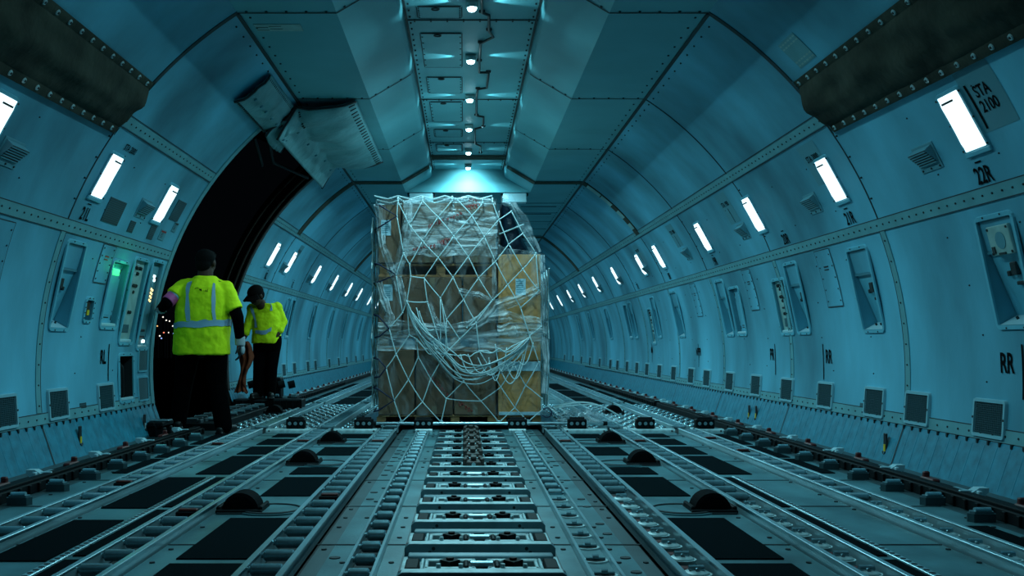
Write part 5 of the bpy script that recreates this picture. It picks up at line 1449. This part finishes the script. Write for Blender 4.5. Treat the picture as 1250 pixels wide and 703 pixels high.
# ------------------------------------------------------------------ people
def remesh(o, vox, it=4, fac=.5):
    m = o.modifiers.new('skin', 'REMESH'); m.mode = 'VOXEL'; m.voxel_size = vox; m.use_smooth_shade = True
    s = o.modifiers.new('relax', 'SMOOTH'); s.factor = fac; s.iterations = it
    return o
def V3(*a): return Vector(a)
def hand(mb, wrist, d, up, side, L=.185, curl=.5, thumb=1, spread=.16):
    """palm, five unequal bent fingers; d = pointing direction, up = back of the hand, side = thumb side (+1/-1)"""
    d = Vector(d).normalized(); up = (Vector(up) - d * d.dot(Vector(up))).normalized(); w = d.cross(up) * side
    wrist = Vector(wrist); k = L / .185
    for x in (-.028, -.009, .009, .028):
        mb.cap(wrist + w * x * .7 * k, wrist + d * .085 * k + w * x * k, .016 * k, .0125 * k, 10)
    for i, (x, l) in enumerate(((.03, .072), (.0105, .082), (-.0095, .076), (-.029, .06))):
        p = wrist + d * .088 * k + w * x * k; dd = (d + w * (x * spread * 6)).normalized(); seg = [.45, .32, .23]; r = .0088 * k
        for j, f in enumerate(seg):
            c = curl * (j + .6) * .75; v = (dd * math.cos(c) - up * math.sin(c)).normalized(); e = p + v * l * f * k
            mb.cap(p, e, r, r * .92, 8); p = e; r *= .92
    p = wrist + d * .025 * k + w * .03 * k
    v = (d * .62 + w * .7 - up * .25).normalized(); e = p + v * .045 * k; mb.cap(p, e, .0125 * k, .0105 * k, 8)
    v = (d * .9 + w * .25 - up * .35).normalized(); mb.cap(e, e + v * .035 * k, .0105 * k, .0085 * k, 8)
def head(mb, c, face, up=(0, 0, 1), s=1.0):
    c = Vector(c); f = Vector(face).normalized(); u = Vector(up); u = (u - f * f.dot(u)).normalized(); r = f.cross(u)
    X = Matrix((r, f, u)).transposed().to_4x4(); X.translation = c
    mb.ball((0, -.012 * s, .03 * s), (.076 * s, .092 * s, .082 * s), 20, 14, 0, X)
    mb.ball((0, .012 * s, -.03 * s), (.062 * s, .075 * s, .072 * s), 20, 14, 0, X)
    mb.ball((0, .038 * s, -.075 * s), (.036 * s, .036 * s, .026 * s), 14, 10, 0, X)          # chin
    mb.cap(X @ V3(0, .082 * s, .012 * s), X @ V3(0, .100 * s, -.022 * s), .008 * s, .014 * s, 10)     # nose
    for q in (-1, 1):
        mb.ball((q * .078 * s, -.005 * s, -.005 * s), (.010 * s, .020 * s, .032 * s), 10, 8, 0, X)   # ears
        mb.ball((q * .030 * s, .074 * s, .030 * s), (.022 * s, .012 * s, .008 * s), 10, 8, 0, X)     # brows
        mb.ball((q * .036 * s, .060 * s, -.022 * s), (.022 * s, .02 * s, .018 * s), 10, 8, 0, X)     # cheeks
    for z, rr in ((-.046, .007), (-.056, .008)): mb.ball((0, .084 * s, z * s), (.024 * s, .009 * s, rr * s), 12, 8, 0, X)   # lips
    return X
def ring_body(mb, rings, n=28):
    """closed loft through (x, y, z, rx, ry) rings"""
    vs = []
    for x, y, z, rx, ry in rings:
        for i in range(n):
            a = 2 * PI * i / n; c, s = math.cos(a), math.sin(a)
            vs.append((x + rx * math.copysign(abs(c) ** .85, c), y + ry * math.copysign(abs(s) ** .85, s), z))
    fs = [(j * n + i, j * n + (i + 1) % n, (j + 1) * n + (i + 1) % n, (j + 1) * n + i) for j in range(len(rings) - 1) for i in range(n)]
    fs += [tuple(reversed(range(n))), tuple((len(rings) - 1) * n + i for i in range(n))]
    mb.add(vs, fs, 0, True); return mb
def band(parent, target, pts, w, name, m, off=.006, across=(0, 0, 1), n=8, inside=None):
    """flat strip along pts laid on the garment with a shrinkwrap"""
    P = [Vector(p) for p in pts]; mb = MB()
    nu = len(P) - 1; vs = []
    for i, p in enumerate(P):
        a = Vector(across[i] if isinstance(across, list) else across)
        for k in range(n + 1): vs.append(p + a * w * (k / n - .5))
    fs = [(i * (n + 1) + k, i * (n + 1) + k + 1, (i + 1) * (n + 1) + k + 1, (i + 1) * (n + 1) + k) for i in range(nu) for k in range(n)]
    mb.add(vs, fs, 0, True)
    o = obj(name, mb, m, parent)
    s = o.modifiers.new('lie', 'SHRINKWRAP'); s.target = target; s.wrap_method = 'NEAREST_SURFACEPOINT'; s.wrap_mode = 'ABOVE_SURFACE'; s.offset = off
    return o
def shoe(mb, ankle, toe_dir, s=1):
    a = Vector(ankle); d = Vector(toe_dir); d.z = 0; d.normalize(); f = a.copy(); f.z = a.z - .055 * s
    mb.cap(f - d * .05 * s, f + d * .15 * s, .042 * s, .038 * s, 12); mb.cap(f + d * .08 * s, f + d * .17 * s, .046 * s, .036 * s, 12); mb.cap(a + V3(0, 0, .03), f, .048 * s, .045 * s, 12)
    r = d.cross(V3(0, 0, 1))
    mb.box((0, 0, 0), (.088 * s, .29 * s, .022 * s), 0, .006, Matrix((r, d, V3(0, 0, 1))).transposed().to_4x4() @ Matrix.Translation((0, 0, 0)) if False else Matrix.Translation(f + d * .06 * s + V3(0, 0, -.034 * s)) @ Matrix((r, d, V3(0, 0, 1))).transposed().to_4x4())

# ---- worker seen from behind at the door control panel
B1 = V3(-2.50, 9.57, 0.0)
p1 = thing('person', 'worker seen from behind in short-sleeved hi-vis shirt, gloved hand at the wall control panel', 'person', B1)
sh_l, sh_r = V3(-.185, 0, 1.375), V3(.215, 0, 1.36)
el_l, wr_l = V3(-.300, -.13, 1.225), V3(-.392, -.03, 1.165)
el_r, wr_r = V3(.335, -.05, 1.09), V3(.345, .0, .875)
hip_l, hip_r = V3(-.13, 0, .84), V3(.115, 0, .84)
kn_l, an_l = V3(-.20, .06, .47), V3(-.26, .10, .145)
kn_r, an_r = V3(.125, .02, .47), V3(.19, 0, .100)
mb = MB()
HX = head(mb, (.02, .03, 1.598), (.22, 1, -.15), s=1.13)
mb.cap((.015, -.005, 1.42), (.02, .012, 1.53), .078, .07)
ring_body(mb, [(0, 0, .80, .16, .13), (0, 0, .9, .19, .15), (0, 0, 1.05, .21, .155), (0, 0, 1.22, .205, .15), (.01, 0, 1.36, .19, .12), (.015, 0, 1.44, .10, .08)])
mb.chain([sh_l, el_l, wr_l], [.062, .05, .034]); mb.chain([sh_r, el_r, wr_r], [.065, .052, .034])
mb.cap((-.1, 0, 1.38), sh_l, .07, .062); mb.cap((.12, 0, 1.38), sh_r, .07, .065)
mb.chain([hip_l, kn_l, an_l], [.10, .066, .045]); mb.chain([hip_r, kn_r, an_r], [.10, .066, .045])
hand(mb, wr_r + V3(0, .005, -.02), (0.0, .12, -1), (1, 0, 0), -1 if False else 1, curl=.5)
hand(mb, wr_l + V3(-.01, .012, 0), (-.32, .93, .05), (0, 0, 1), 1, curl=.35, L=.15)
remesh(obj('body', mb, 'skin', p1), .008)
# hair
mb = MB(); mb.ball((0, -.024, .038), (.092, .106, .096), 20, 14, 0, HX); mb.ball((0, -.062, -.022), (.076, .058, .07), 16, 10, 0, HX); mb.ball((0, .034, .085), (.075, .068, .05), 14, 10, 0, HX)
o = remesh(obj('hair', mb, 'hair', p1), .008, 3)
# sleeves of a black undershirt on both arms
for a, b, c in ((sh_l, el_l, wr_l), (sh_r, el_r, wr_r)):
    mb = MB(); mb.chain([a.lerp(b, .3), b, c], [.067, .057, .042]); remesh(obj('undersleeve', mb, 'trouser', p1), .009, 3)
# trousers
mb = MB()
ring_body(mb, [(-.01, 0, .76, .20, .15), (-.005, 0, .86, .215, .165), (0, 0, .95, .215, .165)])
mb.chain([hip_l, kn_l, an_l + V3(0, 0, -.03)], [.118, .088, .078]); mb.chain([hip_r, kn_r, an_r + V3(0, 0, -.02)], [.118, .09, .082])
remesh(obj('trousers', mb, 'trouser', p1), .011, 4)
mb = MB(); shoe(mb, an_l, (-.25, 1, 0)); shoe(mb, an_r, (.35, .9, 0))
remesh(obj('shoes', mb, 'shoe', p1), .008, 2)
# shirt
mb = MB()
ring_body(mb, [(-.015, 0, .745, .262, .185), (-.015, 0, .80, .262, .19), (-.01, 0, .92, .258, .192), (-.005, 0, 1.05, .255, .19), (0, 0, 1.18, .25, .185), (.005, -.005, 1.29, .235, .172), (.012, -.005, 1.36, .205, .15), (.017, -.003, 1.42, .155, .12), (.02, .0, 1.475, .095, .09)])
mb.cap(V3(-.06, 0, 1.385), sh_l, .082, .072); mb.cap(V3(.09, 0, 1.38), sh_r, .082, .074)
def sleeve(a, b, t, r0, r1):
    e = a.lerp(b, t); mb.cyl(a, e, r0, r1, 18); mb.ball(a, r0, 14, 10)
sleeve(sh_l, el_l, .60, .072, .082); sleeve(sh_r, el_r, .76, .074, .088)
shirt = remesh(obj('hi_vis_shirt', mb, 'hivis', p1, label='bright yellow-green short-sleeved shirt'), .010, 3)
tx = bpy.data.textures.new('shirt_folds', 'CLOUDS'); tx.noise_scale = .11; tx.noise_depth = 2
dm = shirt.modifiers.new('folds', 'DISPLACE'); dm.texture = tx; dm.strength = .028; dm.mid_level = .5
def P1(px, py, y): return V3((px - 566) * .00766 + CAMX + 2.5, y, HC + (419 - py) * .00766)
# back straps, waist band
for pts in ([(229, 336), (230, 345), (232, 360), (234, 378), (236, 392)], [(270, 338), (271, 350), (271, 365), (270, 380), (272, 393)]):
    band(shirt, shirt, [P1(a, b, -.24 if b > 340 else -.18) for a, b in pts for _ in (0,)], .05, 'reflective_strap', 'reflect', across=(1, 0, 0))
band(shirt, shirt, [V3(-.015 + .33 * math.cos(a), .26 * math.sin(a), 1.03 + .012 * math.cos(a)) for a in [PI + PI * k / 24 for k in range(25)]], .055, 'reflective_band', 'reflect')
band(shirt, shirt, [V3(-.015 + .33 * math.cos(a), .26 * math.sin(a), 1.03 + .012 * math.cos(a)) for a in [PI * k / 24 for k in range(25)]], .055, 'reflective_band', 'reflect')
# small dark swoosh of strokes printed between the straps
q = [P1(243 + k, 350.5 - 1.5 * math.sin(k * .6), -.24) for k in range(0, 9, 2)]
band(shirt, shirt, q, .008, 'back_print', 'stencil', .005, n=2)
for k in range(5): band(shirt, shirt, [P1(249 + k * 2.6, 352.5 + .3 * k, -.24), P1(250.6 + k * 2.6, 352.3 + .3 * k, -.24)], .018, 'back_print', 'stencil', .005, n=2)
band(shirt, shirt, [V3(.02 + .08 * math.cos(a), .0 + .075 * math.sin(a), 1.485) for a in [2 * PI * k / 20 for k in range(21)]], .025, 'collar', 'trouser', .006)
# arm band, gloves, cuff
mb = MB(); a, b = sh_l.lerp(el_l, .62), sh_l.lerp(el_l, .95); mb.cyl(a, b, .064, .062, 18)
remesh(obj('arm_band', mb, 'pink', p1, label='pink arm band on the left upper arm'), .007, 1)
mb = MB(); a, b = sh_l.lerp(el_l, .57), sh_l.lerp(el_l, .64); mb.cyl(a, b, .066, .066, 18); obj('arm_band_edge', mb, 'reflect', p1)
mb = MB(); hand(mb, wr_r + V3(0, .005, -.02), (0.0, .12, -1), (1, 0, 0), 1, L=.196, curl=.55); mb.cyl(wr_r + V3(0, 0, .03), wr_r + V3(0, .005, -.03), .047, .043, 16)
remesh(obj('glove', mb, 'gloved', p1, label='dark work glove with pale cuff'), .0055, 2)
mb = MB(); mb.cyl(wr_r + V3(0, 0, .04), wr_r + V3(0, .003, -.045), .049, .047, 18); mb.ball(wr_r + V3(.022, .01, -.085), (.022, .04, .05), 12, 8, 0); remesh(obj('glove_cuff', mb, 'glovew', p1, label='pale glove cuff and back'), .007, 2)
mb = MB(); hand(mb, wr_l + V3(-.01, .012, 0), (-.32, .93, .05), (0, 0, 1), 1, L=.16, curl=.4); mb.cyl(wr_l + V3(.03, -.04, 0), wr_l + V3(-.012, .015, 0), .045, .04, 16)
remesh(obj('glove', mb, 'glovew', p1, label='pale work glove'), .0055, 2)

# ---- second worker facing the camera, head bowed
B2 = V3(-2.56, 12.92, 0.164)
p2 = thing('person', 'worker in long-sleeved hi-vis shirt and dark cap, head bowed, standing beyond the doorway', 'person', B2)
def P2(px, py, y=0): return V3((px - 566) * .01034 + CAMX + 2.56, y, HC + (419 - py) * .01034 - .164)
mb = MB()
hc = P2(315.5, 362, -.15); FACE = V3(-.55, -.85, -.55)
HX = head(mb, hc, FACE, s=1.08)
mb.cap(P2(322, 376, -.03), hc + V3(.01, .03, -.03), .068, .062)
shl, shr = P2(308, 377, -.01), P2(338, 375, .02)
ring_body(mb, [(.02, 0, .66, .14, .11), (.02, 0, .78, .15, .12), (.01, -.01, .9, .16, .12), (.02, -.01, 1.02, .165, .11), (.04, 0, 1.10, .12, .08)])
ell, wrl = P2(304.5, 394, -.02), P2(300, 412, -.08)
elr, wrr = P2(345.5, 393, .03), P2(340, 409, -.08)
mb.chain([shl, ell, wrl], [.052, .043, .03]); mb.chain([shr, elr, wrr], [.052, .043, .03])
mb.cap((.0, 0, 1.07), shl, .06, .052); mb.cap((.06, 0, 1.07), shr, .06, .052)
hl, hr = V3(-.065, 0, .70), V3(.10, 0, .70)
kl, al = V3(-.08, -.02, .38), V3(-.10, .02, .085); kr, ar = V3(.075, -.03, .38), V3(.055, .01, .085)
mb.chain([hl, kl, al], [.085, .058, .042]); mb.chain([hr, kr, ar], [.085, .058, .042])
hand(mb, wrl, (-.15, -.2, -1), (-1, 0, 0), 1, L=.165, curl=.5); hand(mb, wrr, (-.35, -.15, -1), (1, -.2, 0), -1, L=.165, curl=.5)
remesh(obj('body', mb, 'skin', p2), .008)
mb = MB()
for q in (-1, 1): mb.ball((q * .034, .089, .013), (.012, .007, .005), 10, 6, 0, HX)
obj('eyes', mb, 'hair', p2)
mb = MB(); mb.ball((0, -.034, .0), (.088, .09, .083), 16, 10, 0, HX); mb.cap(HX @ V3(.02, -.075, -.02), HX @ V3(.06, -.085, -.08), .055, .035)
remesh(obj('hair', mb, 'hair', p2, label='dark hair under the cap'), .008, 3)
mb = MB(); mb.ball((0, -.014, .05), (.096, .114, .088), 22, 14, 0, HX)
def brim(u, v):
    a = (u - .5) * 2.2; r = .10 + .085 * v * math.cos(a * .75); return HX @ V3(.95 * r * math.sin(a), r * math.cos(a), .045 - .028 * v - .02 * abs(math.sin(a)) * v)
capo = remesh(obj('cap', mb, 'cap', p2), .008, 2)
o = obj('cap_brim', MB().grid(brim, 16, 6, 0, True), 'cap', capo); s = o.modifiers.new('thick', 'SOLIDIFY'); s.thickness = .006
mb = MB()
ring_body(mb, [(.02, 0, .60, .165, .13), (.02, 0, .70, .18, .14), (.02, 0, .78, .175, .135)])
mb.chain([hl, kl, al + V3(0, 0, -.02)], [.10, .078, .07]); mb.chain([hr, kr, ar + V3(0, 0, -.02)], [.10, .078, .07])
remesh(obj('trousers', mb, 'trouser', p2), .010, 4)
mb = MB(); shoe(mb, al, (-.3, -1, 0), .95); shoe(mb, ar, (.25, -1, 0), .95)
remesh(obj('shoes', mb, 'shoe', p2), .008, 2)
mb = MB()
ring_body(mb, [(.0, 0, .685, .178, .15), (.005, -.005, .74, .178, .155), (.01, -.01, .86, .172, .15), (.02, -.01, .97, .178, .14), (.028, 0, 1.07, .16, .115), (.033, -.01, 1.13, .115, .095), (.03, -.025, 1.19, .078, .075)])
mb.cap(V3(.0, 0, 1.07), shl, .075, .068); mb.cap(V3(.07, 0, 1.07), shr, .075, .068)
mb.chain([shl, ell, wrl.lerp(ell, .35)], [.060, .054, .05]); mb.chain([shr, elr, wrr.lerp(elr, .35)], [.060, .054, .05])
shirt2 = remesh(obj('hi_vis_shirt', mb, 'hivis', p2, label='bright yellow-green long-sleeved shirt'), .010, 3)
dm = shirt2.modifiers.new('folds', 'DISPLACE'); dm.texture = tx; dm.strength = .026; dm.mid_level = .5
band(shirt2, shirt2, [P2(a, b, -.2) for a, b in ((306, 370), (308, 380), (309, 390), (311, 400))], .045, 'reflective_strap', 'reflect', across=(1, 0, 0))
band(shirt2, shirt2, [P2(a, b, -.2) for a, b in ((335, 364), (336.5, 371), (336.5, 379))], .045, 'reflective_strap', 'reflect', across=(1, 0, 0))
band(shirt2, shirt2, [P2(310 + 2.7 * k, 404 + 3.5 * math.sin(k / 10 * PI) + (-.3 * k), -.22) for k in range(11)], .05, 'reflective_band', 'reflect')

# orange cloth hanging by the doorway edge
t = thing('orange_cloth', 'crumpled dark orange cloth hanging at the doorway edge between the workers', 'cloth', (-2.80, 12.70, 0.30))
def oc(u, v):
    x = (u - .5) * (.13 + .06 * math.sin(v * 7)) + .03 * math.sin(v * 5); z = .56 - .62 * v
    return (x, .03 * math.sin(u * 14 + 2 * noise.noise((u * 3, v * 4, 2))) + .05 * noise.noise((u * 4, v * 5, 6)), z + .04 * noise.noise((u * 5, 3, v)))
o = obj('cloth', MB().grid(oc, 24, 40, 0, True), 'orange', t); sd = o.modifiers.new('thick', 'SOLIDIFY'); sd.thickness = .008
obj('hanging_loop', MB().tube([(-.02, 0, .52), (-.06, .02, .62), (-.10, .03, .66)], .008, 6), 'black', t)
LAMP_W, SIDE_W, BULK_W, EXPO = 35, 10, 50, 0.0
# ------------------------------------------------------------------ light, world, camera
LC = (0.40, 0.87, 0.98)
def light(kind, name, loc, energy, color=LC, **kw):
    d = bpy.data.lights.new(name, kind); d.energy = energy; d.color = color
    for k, v in kw.items(): setattr(d, k, v)
    o = bpy.data.objects.new(name, d); COL.objects.link(o); o.location = loc; return o
for i, Y in enumerate(CL):
    light('AREA', 'ceiling_lamp_light', (0, Y - .03, 3.425), LAMP_W * (0.3, 0.5, 0.8, 1, 1, 1, 1, 1, 1)[i], shape='DISK', size=.07, spread=math.radians(162))
    for s in (-1, 1):
        o = light('SPOT', 'ceiling_lamp_side_light', (s * .06, Y - .03, 3.455), SIDE_W, spot_size=math.radians(42), spot_blend=.7, shadow_soft_size=.01)
        o.rotation_euler = Vector((s, 0, .16)).to_track_quat('-Z', 'Y').to_euler()
# the last lamp also washes the bulkhead behind it
o = light('SPOT', 'ceiling_lamp_side_light', (0, CL[-1] + .0, 3.44), BULK_W, spot_size=math.radians(130), spot_blend=.8, shadow_soft_size=.03)
o.rotation_euler = Vector((0, .8, -.75)).to_track_quat('-Z', 'Y').to_euler()
for Y in CLF: light('AREA', 'ceiling_lamp_light', (0, Y - .03, SEAM_Z - .09), LAMP_W * 1.2, shape='DISK', size=.07)
g = wall_base(-1, 8.50, 1.44); light('POINT', 'green_lamp_light', (g.x + .10, g.y, g.z), 0.5, (.05, 1, .35), shadow_soft_size=.03)
w = bpy.data.worlds.new('night'); S.world = w; w.use_nodes = True
w.node_tree.nodes['Background'].inputs[0].default_value = (0.0006, 0.001, 0.0015, 1); w.node_tree.nodes['Background'].inputs[1].default_value = 1
cam = bpy.data.cameras.new('camera'); co = bpy.data.objects.new('camera', cam); COL.objects.link(co)
co.location = (CAMX, 0, HC); co.rotation_euler = (PI / 2, 0, 0)
cam.sensor_width = 36; cam.lens = 36; cam.shift_x = 59 / 1250; cam.shift_y = 67.5 / 1250; cam.clip_start = .05; cam.clip_end = 1000
S.camera = co
S.view_settings.view_transform = 'Standard'; S.view_settings.look = 'None'; S.view_settings.gamma = 1; S.view_settings.use_curve_mapping = False
S.view_settings.exposure = EXPO
S.cycles.use_denoising = True; S.cycles.max_bounces = 8; S.cycles.transparent_max_bounces = 16; S.cycles.diffuse_bounces = 4; S.cycles.sample_clamp_indirect = 4
